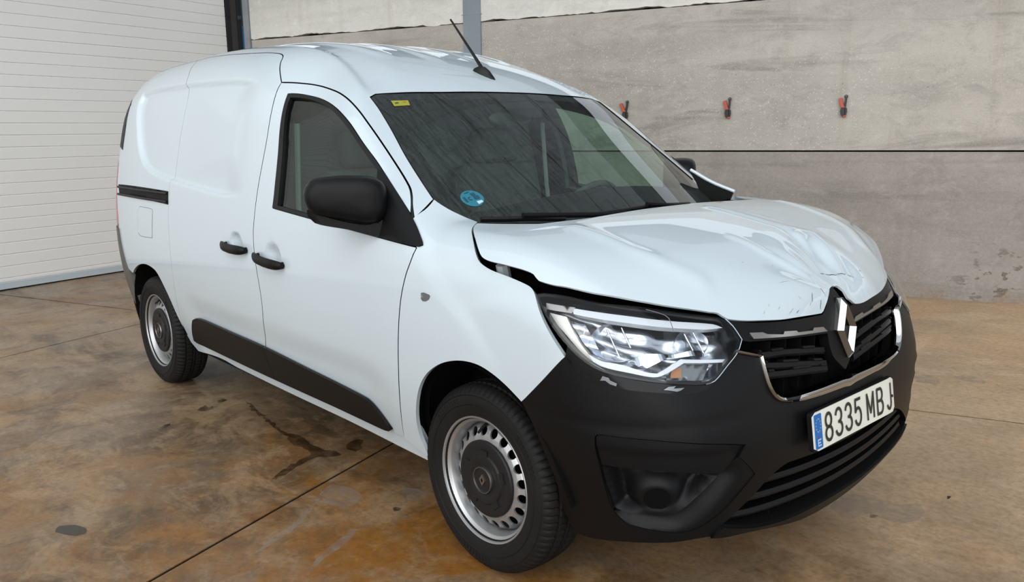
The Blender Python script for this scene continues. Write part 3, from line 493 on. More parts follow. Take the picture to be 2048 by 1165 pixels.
# ------------------------------------------------------------ the setting
WA=math.radians(21.22); WD=np.array([math.cos(WA),math.sin(WA),0]); WN=np.array([math.sin(WA),-math.cos(WA),0]); W0=np.array([-.5245,4.69,0])   # concrete wall: along, out of the wall, foot
DA=math.radians(105.16); DD=np.array([math.cos(DA),math.sin(DA),0]); DN=np.array([DD[1],-DD[0],0]); D0=np.array([-6.761,-.86,0])   # garage door
UPV=np.array([0,0,1.])
def concrete(name,base,dark,light,streak=1.0,drips=False):
    m,nt,b=newmat(name)
    tc=N(nt,'ShaderNodeTexCoord'); at=N(nt,'ShaderNodeMapping'); at.inputs['Rotation'].default_value=(0,0,-WA)
    L(nt,tc.outputs['Object'],at.inputs[0])
    def noise(scale,sx,sz,det=6,rough=.6,dist=0):
        mp=N(nt,'ShaderNodeMapping'); mp.inputs['Scale'].default_value=(sx,1,sz); L(nt,at.outputs[0],mp.inputs[0])
        n=N(nt,'ShaderNodeTexNoise'); n.inputs['Scale'].default_value=scale; n.inputs['Detail'].default_value=det; n.inputs['Roughness'].default_value=rough; n.inputs['Distortion'].default_value=dist
        L(nt,mp.outputs[0],n.inputs[0]); return n
    def ramp(src,a,b_,ca,cb):
        r=N(nt,'ShaderNodeValToRGB'); e=r.color_ramp.elements; e[0].position=a; e[1].position=b_; e[0].color=ca; e[1].color=cb; L(nt,src.outputs['Fac'],r.inputs[0]); return r
    def mix(f,a,b_,bt='MIX'):
        x=N(nt,'ShaderNodeMix',data_type='RGBA',blend_type=bt)
        if isinstance(f,(int,float)): x.inputs[0].default_value=f
        else: L(nt,f,x.inputs[0])
        for i,v in ((6,a),(7,b_)):
            if isinstance(v,tuple): x.inputs[i].default_value=v
            else: L(nt,v,x.inputs[i])
        return x.outputs[2]
    big=noise(.9,.35,1.2,8,.62,.4); c=mix(ramp(big,.38,.66,(0,0,0,1),(1,1,1,1)).outputs[0],(*dark,1),(*light,1))
    c=mix(.30,c,(*base,1))
    st=noise(.95,.30,3.2,8,.62,1.2); c=mix(ramp(st,.555,.66,(0,0,0,1),(.75*streak,)*3+(1,)).outputs[0],c,(*[v*.62 for v in dark],1))
    s2=noise(2.0,.12,26,4,.6); c=mix(ramp(s2,.45,.75,(0,0,0,1),(.05,.05,.05,1)).outputs[0],c,(.02,.02,.02,1))
    vs=noise(1.6,2.6,.16,6,.62,.3); c=mix(ramp(vs,.56,.70,(0,0,0,1),(.42,.42,.42,1)).outputs[0],c,(*[v*.72*k for v,k in zip(base,(1.0,.95,.86))],1))
    mo=noise(5,.7,1.3,8,.74,.6); c=mix(ramp(mo,.50,.64,(0,0,0,1),(.38,.38,.38,1)).outputs[0],c,(*[v*.80 for v in dark],1))
    mo2=noise(7,.8,1.2,8,.74,.5); c=mix(ramp(mo2,.53,.66,(0,0,0,1),(.34,.34,.34,1)).outputs[0],c,(*[min(1,v*1.18) for v in light],1))
    if name=='concrete_lower':
        ge=N(nt,'ShaderNodeVectorMath',operation='DISTANCE'); ge.inputs[1].default_value=tuple(W0+WD*.25+UPV*.12); L(nt,tc.outputs['Object'],ge.inputs[0])
        gm=N(nt,'ShaderNodeMapRange',interpolation_type='SMOOTHSTEP'); gm.inputs[1].default_value=.05; gm.inputs[2].default_value=.55; gm.inputs[3].default_value=1; gm.inputs[4].default_value=0; L(nt,ge.outputs['Value'],gm.inputs[0])
        sn=noise(9,.8,1.6,5,.6); sr=ramp(sn,.56,.60,(0,0,0,1),(.8,.8,.8,1)); sm=N(nt,'ShaderNodeMath',operation='MULTIPLY'); L(nt,gm.outputs[0],sm.inputs[0]); L(nt,sr.outputs[0],sm.inputs[1])
        c=mix(sm.outputs[0],c,(.10,.075,.055,1))
        se=N(nt,'ShaderNodeSeparateXYZ'); L(nt,tc.outputs['Object'],se.inputs[0]); zr=N(nt,'ShaderNodeMapRange'); zr.inputs[1].default_value=.02; zr.inputs[2].default_value=.13; zr.inputs[3].default_value=1; zr.inputs[4].default_value=0; L(nt,se.outputs['Z'],zr.inputs[0])
        s4=noise(4,.8,1,7,.7); s5=ramp(s4,.48,.62,(0,0,0,1),(.75,.75,.75,1)); m5=N(nt,'ShaderNodeMath',operation='MULTIPLY'); L(nt,zr.outputs[0],m5.inputs[0]); L(nt,s5.outputs[0],m5.inputs[1]); c=mix(m5.outputs[0],c,(.26,.185,.13,1))
    fine=noise(70,1,1,4,.75); c=mix(ramp(fine,.42,.72,(0,0,0,1),(.20,.20,.20,1)).outputs[0],c,(*[min(1,v*1.5) for v in light],1))
    pit=N(nt,'ShaderNodeTexVoronoi'); pit.inputs['Scale'].default_value=26; L(nt,at.outputs[0],pit.inputs[0])
    pm=noise(3.2,.6,1.4,3); pr=ramp(pm,.5,.62,(0,0,0,1),(1,1,1,1))
    pv=N(nt,'ShaderNodeMath',operation='LESS_THAN'); pv.inputs[1].default_value=.085; L(nt,pit.outputs['Distance'],pv.inputs[0])
    pp=N(nt,'ShaderNodeMath',operation='MULTIPLY'); L(nt,pv.outputs[0],pp.inputs[0]); L(nt,pr.outputs[0],pp.inputs[1])
    c=mix(pp.outputs[0],c,(*[v*.42 for v in dark],1))
    if drips:
        sp=N(nt,'ShaderNodeTexVoronoi'); sp.inputs['Scale'].default_value=34; mp=N(nt,'ShaderNodeMapping'); mp.inputs['Location'].default_value=(3.3,0,1.7); L(nt,at.outputs[0],mp.inputs[0]); L(nt,mp.outputs[0],sp.inputs[0])
        sv=N(nt,'ShaderNodeMath',operation='LESS_THAN'); sv.inputs[1].default_value=.17; L(nt,sp.outputs['Distance'],sv.inputs[0])
        dm=noise(.8,.5,1.0,3); dr=ramp(dm,.48,.60,(0,0,0,1),(.48,.48,.48,1))
        d2=N(nt,'ShaderNodeMath',operation='MULTIPLY'); L(nt,sv.outputs[0],d2.inputs[0]); L(nt,dr.outputs[0],d2.inputs[1])
        c=mix(d2.outputs[0],c,(.78,.77,.74,1))
    L(nt,c,b.inputs['Base Color']); b.inputs['Roughness'].default_value=.85; b.inputs['Specular IOR Level'].default_value=.25
    bp=N(nt,'ShaderNodeBump'); bp.inputs['Strength'].default_value=.35; bp.inputs['Distance'].default_value=.006
    ah=N(nt,'ShaderNodeMath',operation='ADD'); L(nt,fine.outputs['Fac'],ah.inputs[0]); L(nt,big.outputs['Fac'],ah.inputs[1])
    L(nt,ah.outputs[0],bp.inputs['Height']); L(nt,bp.outputs['Normal'],b.inputs['Normal'])
    return m
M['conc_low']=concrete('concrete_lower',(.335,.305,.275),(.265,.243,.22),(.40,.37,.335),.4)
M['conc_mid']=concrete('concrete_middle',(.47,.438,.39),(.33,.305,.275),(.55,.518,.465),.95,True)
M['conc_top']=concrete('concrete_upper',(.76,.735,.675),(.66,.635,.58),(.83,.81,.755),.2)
M['joint']=simple('joint_shadow',(.007,.0065,.006),.95,spec=.1)
M['steel_blue']=simple('painted_grey_steel',(.235,.275,.305),.5,var=.12)
M['steel_rust']=simple('weathered_steel',(.30,.32,.335),.55,var=.25)
M['post_brown']=simple('door_track_grey',(.075,.068,.064),.55,var=.2)
M['post_black']=simple('door_seal_black',(.006,.007,.009),.6)
M['post_blue']=simple('blue_post',(.005,.125,.27),.5)
M['post_dkblue']=simple('dark_steel_post',(.035,.05,.065),.5)
def door_mat():
    m,nt,b=newmat('ribbed_door_white')
    tc=N(nt,'ShaderNodeTexCoord'); no=N(nt,'ShaderNodeTexNoise'); no.inputs['Scale'].default_value=1.2; no.inputs['Detail'].default_value=4; L(nt,tc.outputs['Object'],no.inputs[0])
    mx=N(nt,'ShaderNodeMix',data_type='RGBA'); mx.inputs[6].default_value=(.86,.85,.825,1); mx.inputs[7].default_value=(.91,.905,.885,1); L(nt,no.outputs['Fac'],mx.inputs[0]); L(nt,mx.outputs[2],b.inputs['Base Color'])
    b.inputs['Roughness'].default_value=.5
    wv=N(nt,'ShaderNodeTexWave',bands_direction='Z'); wv.inputs['Scale'].default_value=80; wv.inputs['Distortion'].default_value=.3
    L(nt,tc.outputs['Object'],wv.inputs[0]); bp=N(nt,'ShaderNodeBump'); bp.inputs['Strength'].default_value=.12; bp.inputs['Distance'].default_value=.002; L(nt,wv.outputs['Fac'],bp.inputs['Height']); L(nt,bp.outputs['Normal'],b.inputs['Normal'])
    return m
M['door']=door_mat()
def floor_mat():
    m,nt,b=newmat('stained_polished_concrete')
    tc=N(nt,'ShaderNodeTexCoord'); OB=tc.outputs['Object']
    def noise(scale,det=6,rough=.6,dist=0,loc=(0,0,0),sc=(1,1,1),rot=0):
        mp=N(nt,'ShaderNodeMapping'); mp.inputs['Location'].default_value=loc; mp.inputs['Scale'].default_value=sc; mp.inputs['Rotation'].default_value=(0,0,rot); L(nt,OB,mp.inputs[0])
        n=N(nt,'ShaderNodeTexNoise'); n.inputs['Scale'].default_value=scale; n.inputs['Detail'].default_value=det; n.inputs['Roughness'].default_value=rough; n.inputs['Distortion'].default_value=dist; L(nt,mp.outputs[0],n.inputs[0]); return n.outputs['Fac']
    def ramp(src,stops):
        r=N(nt,'ShaderNodeValToRGB'); e=r.color_ramp.elements
        while len(e)<len(stops): e.new(.5)
        for q,(p,c) in zip(e,stops): q.position=p; q.color=(*c,1) if len(c)==3 else c
        L(nt,src,r.inputs[0]); return r.outputs[0]
    def mix(f,a,b_,bt='MIX'):
        x=N(nt,'ShaderNodeMix',data_type='RGBA',blend_type=bt)
        if isinstance(f,(int,float)): x.inputs[0].default_value=f
        else: L(nt,f,x.inputs[0])
        for i,v in ((6,a),(7,b_)):
            if isinstance(v,tuple): x.inputs[i].default_value=v
            else: L(nt,v,x.inputs[i])
        return x.outputs[2]
    g=lambda v:(v,v,v)
    def near(x,y,r0,r1,v):
        d=N(nt,'ShaderNodeVectorMath',operation='DISTANCE'); d.inputs[1].default_value=(x,y,0); L(nt,OB,d.inputs[0])
        m_=N(nt,'ShaderNodeMapRange',interpolation_type='SMOOTHSTEP'); m_.inputs[1].default_value=r0; m_.inputs[2].default_value=r1; m_.inputs[3].default_value=v; m_.inputs[4].default_value=0; L(nt,d.outputs['Value'],m_.inputs[0]); return m_.outputs[0]
    def mul(a_,b_):
        m_=N(nt,'ShaderNodeMath',operation='MULTIPLY'); L(nt,a_,m_.inputs[0]); L(nt,b_,m_.inputs[1]); return m_.outputs[0]
    def add(a_,b_):
        m_=N(nt,'ShaderNodeMath',operation='ADD',use_clamp=True); L(nt,a_,m_.inputs[0]); L(nt,b_,m_.inputs[1]); return m_.outputs[0]
    a=noise(.9,12,.66,.6)
    c=ramp(a,[(.33,(.095,.070,.050)),(.45,(.165,.122,.086)),(.53,(.225,.172,.122)),(.61,(.185,.148,.115)),(.72,(.285,.225,.168))])
    # brighter tan floor out by the concrete wall and behind the van
    c=mix(near(-5.,-1.0,.5,2.8,.45),c,(.38,.275,.185,1))
    # ochre rust, strongest on the slabs beside the van
    zone=add(near(-.5,-1.25,.25,1.7,.95),near(.9,-.6,.2,1.5,.45))
    o2=noise(2.3,12,.72,.8,(1,2,0)); c=mix(mul(zone,ramp(o2,[(.40,g(.05)),(.56,g(1))])),c,(.215,.098,.018,1))
    o=noise(1.2,11,.70,.9,(4.2,1.3,0)); c=mix(ramp(o,[(.51,g(0)),(.60,g(.55))]),c,(.27,.150,.055,1))
    # grey smears and dark damp patches
    gr=noise(1.7,11,.68,.9,(9,4,0)); c=mix(ramp(gr,[(.51,g(0)),(.60,g(.55))]),c,(.215,.180,.145,1))
    dk=noise(1.5,12,.70,.9,(2,7,0),(.7,1.3,1),.4); c=mix(ramp(dk,[(.515,g(0)),(.60,g(.66))]),c,(.062,.045,.032,1))
    d2=noise(3.6,10,.72,.6,(6,2,0),(1.3,.6,1),WA); c=mix(ramp(d2,[(.53,g(0)),(.63,g(.55))]),c,(.070,.050,.034,1))
    sw=noise(2.4,9,.68,.8,(5,3,0),(.9,1.25,1),WA); c=mix(ramp(sw,[(.51,g(0)),(.60,g(.42))]),c,(.40,.300,.205,1))
    s3=noise(5,9,.72,.4,(7,1,0),(.7,1.5,1),WA+.95); c=mix(ramp(s3,[(.54,g(0)),(.63,g(.38))]),c,(.33,.265,.195,1))
    br=noise(.8,7,.55,.9,(12,5,0)); c=mix(mul(near(1.4,4.0,1.2,5.0,1.0),ramp(br,[(.38,g(.35)),(.56,g(.90))])),c,(.60,.46,.345,1))
    b2=noise(1.2,7,.56,.8,(3,14,0),(1,1.15,1),WA); c=mix(mul(near(1.6,3.6,1.2,4.6,1.0),ramp(b2,[(.49,g(0)),(.58,g(.62))])),c,(.34,.245,.17,1))
    b3=noise(1.0,7,.55,.9,(8,1,0),(1,1.2,1),WA); c=mix(mul(near(1.6,3.8,1.2,4.8,1.0),ramp(b3,[(.50,g(0)),(.60,g(.6))])),c,(.62,.42,.25,1))
    b4=noise(1.5,8,.60,.8,(1,9,0),(.9,1.2,1),WA); c=mix(mul(near(1.6,3.8,1.2,4.8,1.0),ramp(b4,[(.53,g(0)),(.62,g(.6))])),c,(.70,.58,.48,1))
    c=mix(near(1.4,3.4,.8,4.2,.42),c,(.66,.52,.39,1))
    c=mix(mul(near(-.15,-1.35,.2,1.1,.85),ramp(o2,[(.42,g(.25)),(.54,g(1))])),c,(.235,.100,.014,1))
    fn=noise(34,8,.80); c=mix(ramp(fn,[(.45,g(0)),(.62,g(.36))]),c,(.055,.038,.024,1))
    f2=noise(15,9,.80,.5); c=mix(ramp(f2,[(.54,g(0)),(.66,g(.34))]),c,(.36,.275,.19,1))
    c=mix(1.0,c,(1.08,.97,.80,1),'MULTIPLY')
    L(nt,c,b.inputs['Base Color'])
    rr=noise(1.3,7,.65,.5,(3,9,0)); rm=N(nt,'ShaderNodeMapRange'); rm.inputs[1].default_value=.3; rm.inputs[2].default_value=.7; rm.inputs[3].default_value=.20; rm.inputs[4].default_value=.50; L(nt,rr,rm.inputs[0]); L(nt,rm.outputs[0],b.inputs['Roughness']); b.inputs['Specular IOR Level'].default_value=.30
    bp=N(nt,'ShaderNodeBump'); bp.inputs['Strength'].default_value=.12; bp.inputs['Distance'].default_value=.004; L(nt,f2,bp.inputs['Height']); L(nt,bp.outputs['Normal'],b.inputs['Normal'])
    return m
M['floor']=floor_mat()
# floor: dark bed with slabs between saw cuts
floor=MB().box((-2,-1,-.044),(34,34,.08)).build('floor',M['joint']); tag(floor,kind='structure')
fa=np.array([-.345,.9386,0]); fb=np.array([.927,.375,0])     # saw-cut directions measured on the ground
fa/=np.linalg.norm(fa); fb/=np.linalg.norm(fb)
Oc=np.array([-1.113,-.411,0])        # on the long near cut
# second family: through (.29,1.709) along fb ; coordinates in (fa,fb) basis
Bm=np.stack([fa[:2],fb[:2]],1); Bi=np.linalg.inv(Bm)
s0,t0=Bi@(np.array([.29,1.709])-Oc[:2])
rows=[s0-9.2,s0-4.6,s0,s0+2.9+.0,s0+6]; 
sl=Bi@(np.array([-4.105,-1.372])-Oc[:2]); sm=Bi@(np.array([-4.419,-.429])-Oc[:2])
cols=[-11.,-7.4,float((sl[1]+sm[1])/2),0.,4.0,8.,12.]
q3=Bi@(np.array([-5.027,-.27])-Oc[:2])
rows=[-14.,-9.2,-4.4,float(s0),5.2,9.]
n_s=0
for i in range(len(cols)-1):
    rr=list(rows)
    if i<=1: rr=[-14.,-8.5,-4.0,float(q3[0]),4.9,9.]
    for j in range(len(rr)-1):
        g=.0068
        a0,a1=rr[j]+.0095,rr[j+1]-.0095; b0,b1=cols[i]+g,cols[i+1]-g
        P=[Oc+fa*a+fb*b for a,b in ((a0,b0),(a1,b0),(a1,b1),(a0,b1))]
        c=sum(P)/4
        # keep to the inside of the two walls
        P=[np.array(p) for p in P]
        V=[p+UPV*(-.065) for p in P]+[p+UPV*0 for p in P]
        ori=np.cross(P[1]-P[0],P[3]-P[0])[2]
        if ori<0: V=[V[k] for k in (3,2,1,0,7,6,5,4)]
        o=MB().hexa(V).build('concrete_slab' if n_s==0 else 'concrete_slab.%03d'%n_s,M['floor'],floor); n_s+=1
# concrete wall of stacked precast panels
wall=MB().hexa([W0+WD*a-WN*b+UPV*z for z in (-.05,2.98) for a,b in ((-7.9,.30),(9.,.30),(9.,.08),(-7.9,.08))]).build('wall_back',M['joint']); tag(wall,kind='structure')
def ragged(a0,a1,z,amp,seed):
    r=np.random.default_rng(seed); x=np.arange(a0,a1,.035); v=np.zeros(len(x)); y=0
    for i in range(len(x)):
        y=y*.80+r.normal()*amp
        v[i]=y
    return [(float(a),float(z+w)) for a,w in zip(x,v)]+[(a1,z)]
def wpanel(name,a0,a1,z0,z1,mat,proud,rag=0,seed=1):
    bot=ragged(a0,a1,z0,rag,seed) if rag else [(a0,z0),(a1,z0)]
    if rag: # worn lower edge on one side of the column only partly
        bot=[(a,z) for a,z in bot]
    poly=bot+[(a1,z1),(a0,z1)]
    n=len(poly); V=[W0+WD*a+UPV*z-WN*.10 for a,z in poly]+[W0+WD*a+UPV*z+WN*proud for a,z in poly]
    bm=bmesh.new(); vs=[bm.verts.new(v) for v in V]
    bm.faces.new(vs[n:]); bm.faces.new(vs[:n][::-1])
    for i in range(n): bm.faces.new((vs[i],vs[(i+1)%n],vs[n+(i+1)%n],vs[n+i]))
    bmesh.ops.recalc_face_normals(bm,faces=bm.faces)
    return from_bm(name,bm,mat,wall,False)
g=.007
k=0
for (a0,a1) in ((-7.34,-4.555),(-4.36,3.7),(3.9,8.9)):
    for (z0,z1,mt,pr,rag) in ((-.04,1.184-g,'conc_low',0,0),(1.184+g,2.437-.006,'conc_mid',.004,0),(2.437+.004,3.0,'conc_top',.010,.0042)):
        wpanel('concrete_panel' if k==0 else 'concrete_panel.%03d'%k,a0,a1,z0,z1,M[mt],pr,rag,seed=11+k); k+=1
def wbox(mb,a0,a1,z0,z1,d0,d1):
    return mb.hexa([W0+WD*a+WN*d+UPV*z for z in (z0,z1) for a,d in ((a0,d1),(a1,d1),(a1,d0),(a0,d0))])
# steel column between the panels: two flanges and a web
mb=MB(); wbox(mb,-4.555,-4.36,0,4.05,.0,.022); wbox(mb,-4.466,-4.45,0,4.05,-.1,.0); wbox(mb,-4.57,-4.345,2.508,2.514,.022,.024)
col=mb.build('steel_column',M['steel_blue'],wall)
# corner frame beside the garage door
mb=MB(); wbox(mb,-7.425,-7.345,0,7,-.05,.03); mb.build('corner_angle',M['steel_rust'],wall)
# garage door: ribbed panels with a groove between them
gd=MB().hexa([D0+DD*a-DN*b+UPV*z for z in (.02,4.2) for a,b in ((-6.,.09),(2.74,.09),(2.74,.005),(-6.,.005))]).build('door_1',M['door']); tag(gd,kind='structure')
zz=[.0]+[.110+.1072*i for i in range(39)]
for i in range(len(zz)-1):
    z0,z1=zz[i],zz[i+1]
    if i==0: z0=.075
    gg=.003 if i not in (20,) else .006
    e=.012
    P=[]
    prof=[(z0+gg*.3,-.012),(z0+gg*.3,0),(z0+gg+e*.2,.005),(z1-gg-e*.3,.005),(z1-gg*.3,0),(z1-gg*.3,-.03),(z0+gg*.3,-.03)]
    n=len(prof); V=[D0+DD*a+UPV*z+DN*d for a in (-6.,2.735) for z,d in prof]
    F=[tuple(range(n))[::-1],tuple(range(n,2*n))]+[(j,(j+1)%n,n+(j+1)%n,n+j) for j in range(n)]
    o=MB().add(V,F).build('door_panel' if i==0 else 'door_panel.%03d'%i,M['door'],gd)
V=MB().hexa([D0+DD*a+DN*b+UPV*z for z in (.012,.07) for a,b in ((-6.,-.03),(2.735,-.03),(2.735,.012),(-6.,.012))]); tag(V.build('bottom_rail',M['paint'],gd),'smooth pale rail along the bottom of the door')
mb=MB().hexa([D0+DD*a+DN*b+UPV*z for z in (0,.012) for a,b in ((-6.,-.03),(2.735,-.03),(2.735,.006),(-6.,.006))]); mb.build('bottom_seal',M['seal'],gd)
wl=MB().hexa([D0+DD*a-DN*b+UPV*z for z in (4.2,7.2) for a,b in ((-9.,.25),(3.1,.25),(3.1,.02),(-9.,.02))]).hexa([D0+DD*a-DN*b+UPV*z for z in (-.03,4.2) for a,b in ((-9.,.25),(-6.05,.25),(-6.05,.0),(-9.,.0))]).build('wall_left',M['conc_top']); tag(wl,kind='structure')
def dbox(a0,a1,z0,z1,d0,d1): return MB().hexa([D0+DD*a+DN*d+UPV*z for z in (z0,z1) for a,d in ((a0,d0),(a0,d1),(a1,d1),(a1,d0))])
fr=dbox(2.742,2.80,0,7,-.02,.02).build('trim_1',M['post_black']); tag(fr,kind='structure')
t=dbox(2.763,2.803,0,7,-.03,.012).build('guide_lip',simple('guide_grey',(.17,.16,.15),.5),fr)
t=dbox(2.803,2.91,0,7,-.06,-.01).build('guide_track',M['post_brown'],fr)
mb=MB(); wbox(mb,-7.555,-7.475,0,7,-.07,-.02); mb.build('dark_post',M['post_dkblue'],fr)
mb=MB()
for z in np.arange(.2,6.8,.42): wbox(mb,-7.545,-7.482,z,z+.375,-.022,-.012)
mb.build('guide_slot',M['post_black'],fr)
mb=MB(); wbox(mb,-7.475,-7.412,2.60,7,-.06,.0); mb.build('upper_post',M['post_dkblue'],fr)
mb=MB(); wbox(mb,-7.475,-7.412,0,2.60,-.06,.002); tag(mb.build('lower_post',M['post_blue'],fr),'bright blue lower length of the post')

# eaves over the wall and a canopy of translucent sheets on dark purlins: daylight comes in above the wall, through the sheets and from the open side
M['beam']=simple('roof_beam_dark',(.022,.024,.026),.6)
def sheetmat():
    m=bpy.data.materials.new('translucent_sheet'); m.use_nodes=True; nt=m.node_tree; nt.nodes.remove(nt.nodes['Principled BSDF'])
    a=N(nt,'ShaderNodeBsdfTranslucent'); a.inputs[0].default_value=(.42,.45,.47,1); d=N(nt,'ShaderNodeBsdfDiffuse'); d.inputs[0].default_value=(.48,.50,.51,1)
    x=N(nt,'ShaderNodeMixShader'); x.inputs[0].default_value=.42; L(nt,a.outputs[0],x.inputs[1]); L(nt,d.outputs[0],x.inputs[2]); L(nt,x.outputs[0],nt.nodes['Material Output'].inputs[0]); return m
M['sheet']=sheetmat(); M['purlin']=simple('purlin_galvanised',(.42,.44,.45),.5)
V=[];F=[]; pit=.25; n=int(19/pit)
def rz(d): return 4.22+.14*d
for i in range(n):
    a=-8.5+i*pit
    for da,dz in ((0,0),(.09,0),(.115,.04),(.225,.04)):
        for d in (-.6,5.0): V.append(W0+WD*(a+da)+WN*d+UPV*(rz(d)+dz))
m=len(V)//2
for i in range(m-1): F.append((2*i,2*i+1,2*i+3,2*i+2))
ceil=MB().add(V,F).build('ceiling',M['sheet']); tag(ceil,kind='structure')
for k,d in enumerate((.7,1.6,2.5,3.4,4.3,4.95)):
    mb=MB(); wbox(mb,-8.5,10.5,rz(d)-.08,rz(d)-.004,d-.022,d+.022); mb.build('purlin' if k==0 else 'purlin.%03d'%k,M['purlin'],ceil)
mb=MB(); wbox(mb,-8.5,10.5,3.50,4.12,-.10,.06); mb.build('eaves_beam',M['beam'],ceil)
# ------------------------------------------------------------ the van
van=empty('delivery_van')
tag(van,'white panel van with black bumper, crumpled bonnet and steel wheels, parked on the stained floor','van')
# ---- shaping of the pressed panels
EMB=np.array([[p[0],p[2]] for p in B['emboss']]+[[-1.45,1.13],[-1.42,1.35],[-1.45,1.58]])
EMBR=crs(EMB,.05)
CUPS=[np.mean(np.array(B[k]),0) for k in ('cup1','cup2')]
def d_side(P):
    Q=np.stack([P[:,0],P[:,2]],1)
    ins=inpoly(Q,EMBR); d=dseg(Q,EMBR); sd=np.where(ins,d,-d)
    fade=np.maximum(sstep(-1.45,-2.35,P[:,0]),sstep(.24,.0,sd)*sstep(-1.46,-1.72,P[:,0]))
    r=-.022*sstep(-.003,.014,sd)*fade
    for c in CUPS:
        q=((P[:,0]-c[0])/.060)**2+((P[:,2]-c[2]+.012)/.042)**2
        r=r-.020*np.clip(1-q,0,1)**.6*(q<1)
    # soft scoop along the foot of the doors
    r=r-.010*sstep(.62,.50,P[:,2])*sstep(-2.35,-2.1,P[:,0])*sstep(-.35,-.6,P[:,0])
    return r
DIT=np.array(B['ditch'])[:,:2]; DITL=np.vstack([DIT,[[-1.6,-.488],[-3.4,-.47]]])
def d_roof(P):
    Q=np.stack([P[:,0],-np.abs(P[:,1])],1)
    o=np.argsort(DITL[:,0]); yd=np.interp(P[:,0],DITL[o,0],-DITL[o,1]); s_=yd-np.abs(P[:,1])
    r=-.014*sstep(-.006,.016,s_)*(1-sstep(.03,.18,s_))*sstep(-.78,-.95,P[:,0])
    # pressed ribs running along the roof
    for y0,x0 in ((.12,-1.02),(.33,-1.08)):
        r=r+.006*sstep(.055,.02,np.abs(np.abs(P[:,1])-y0))*sstep(x0,x0-.15,P[:,0])
    return r
def circ(cx,cz,r,a0,a1,n=14): return [(cx+r*math.cos(math.radians(a0+(a1-a0)*i/(n-1))),cz+r*math.sin(math.radians(a0+(a1-a0)*i/(n-1)))) for i in range(n)]
def side3(xz,fn=F_body):    # (x,z) on the near flank
    q=np.array(xz,float); P=solve(fn,np.stack([q[:,0],np.zeros(len(q)),q[:,1]],1),np.tile([0,-1.,0],(len(q),1)),0,1.3); return P.tolist()
b=lambda k:[list(p) for p in B[k]]
roof_edge=b('slidetop')                # front ... rear
sr=b('sliderear')
# roof line carried on to the rear
rear_top=[sr[0],[-2.9,-.555,1.765],[-3.2,-.55,1.75],[-3.47,-.54,1.72]]
AR=[[p[0],p[2]] for p in B['archR']]
archR_full=AR+[(-3.165,.52),(-3.185,.43),(-3.175,.32),(-3.15,.24)]
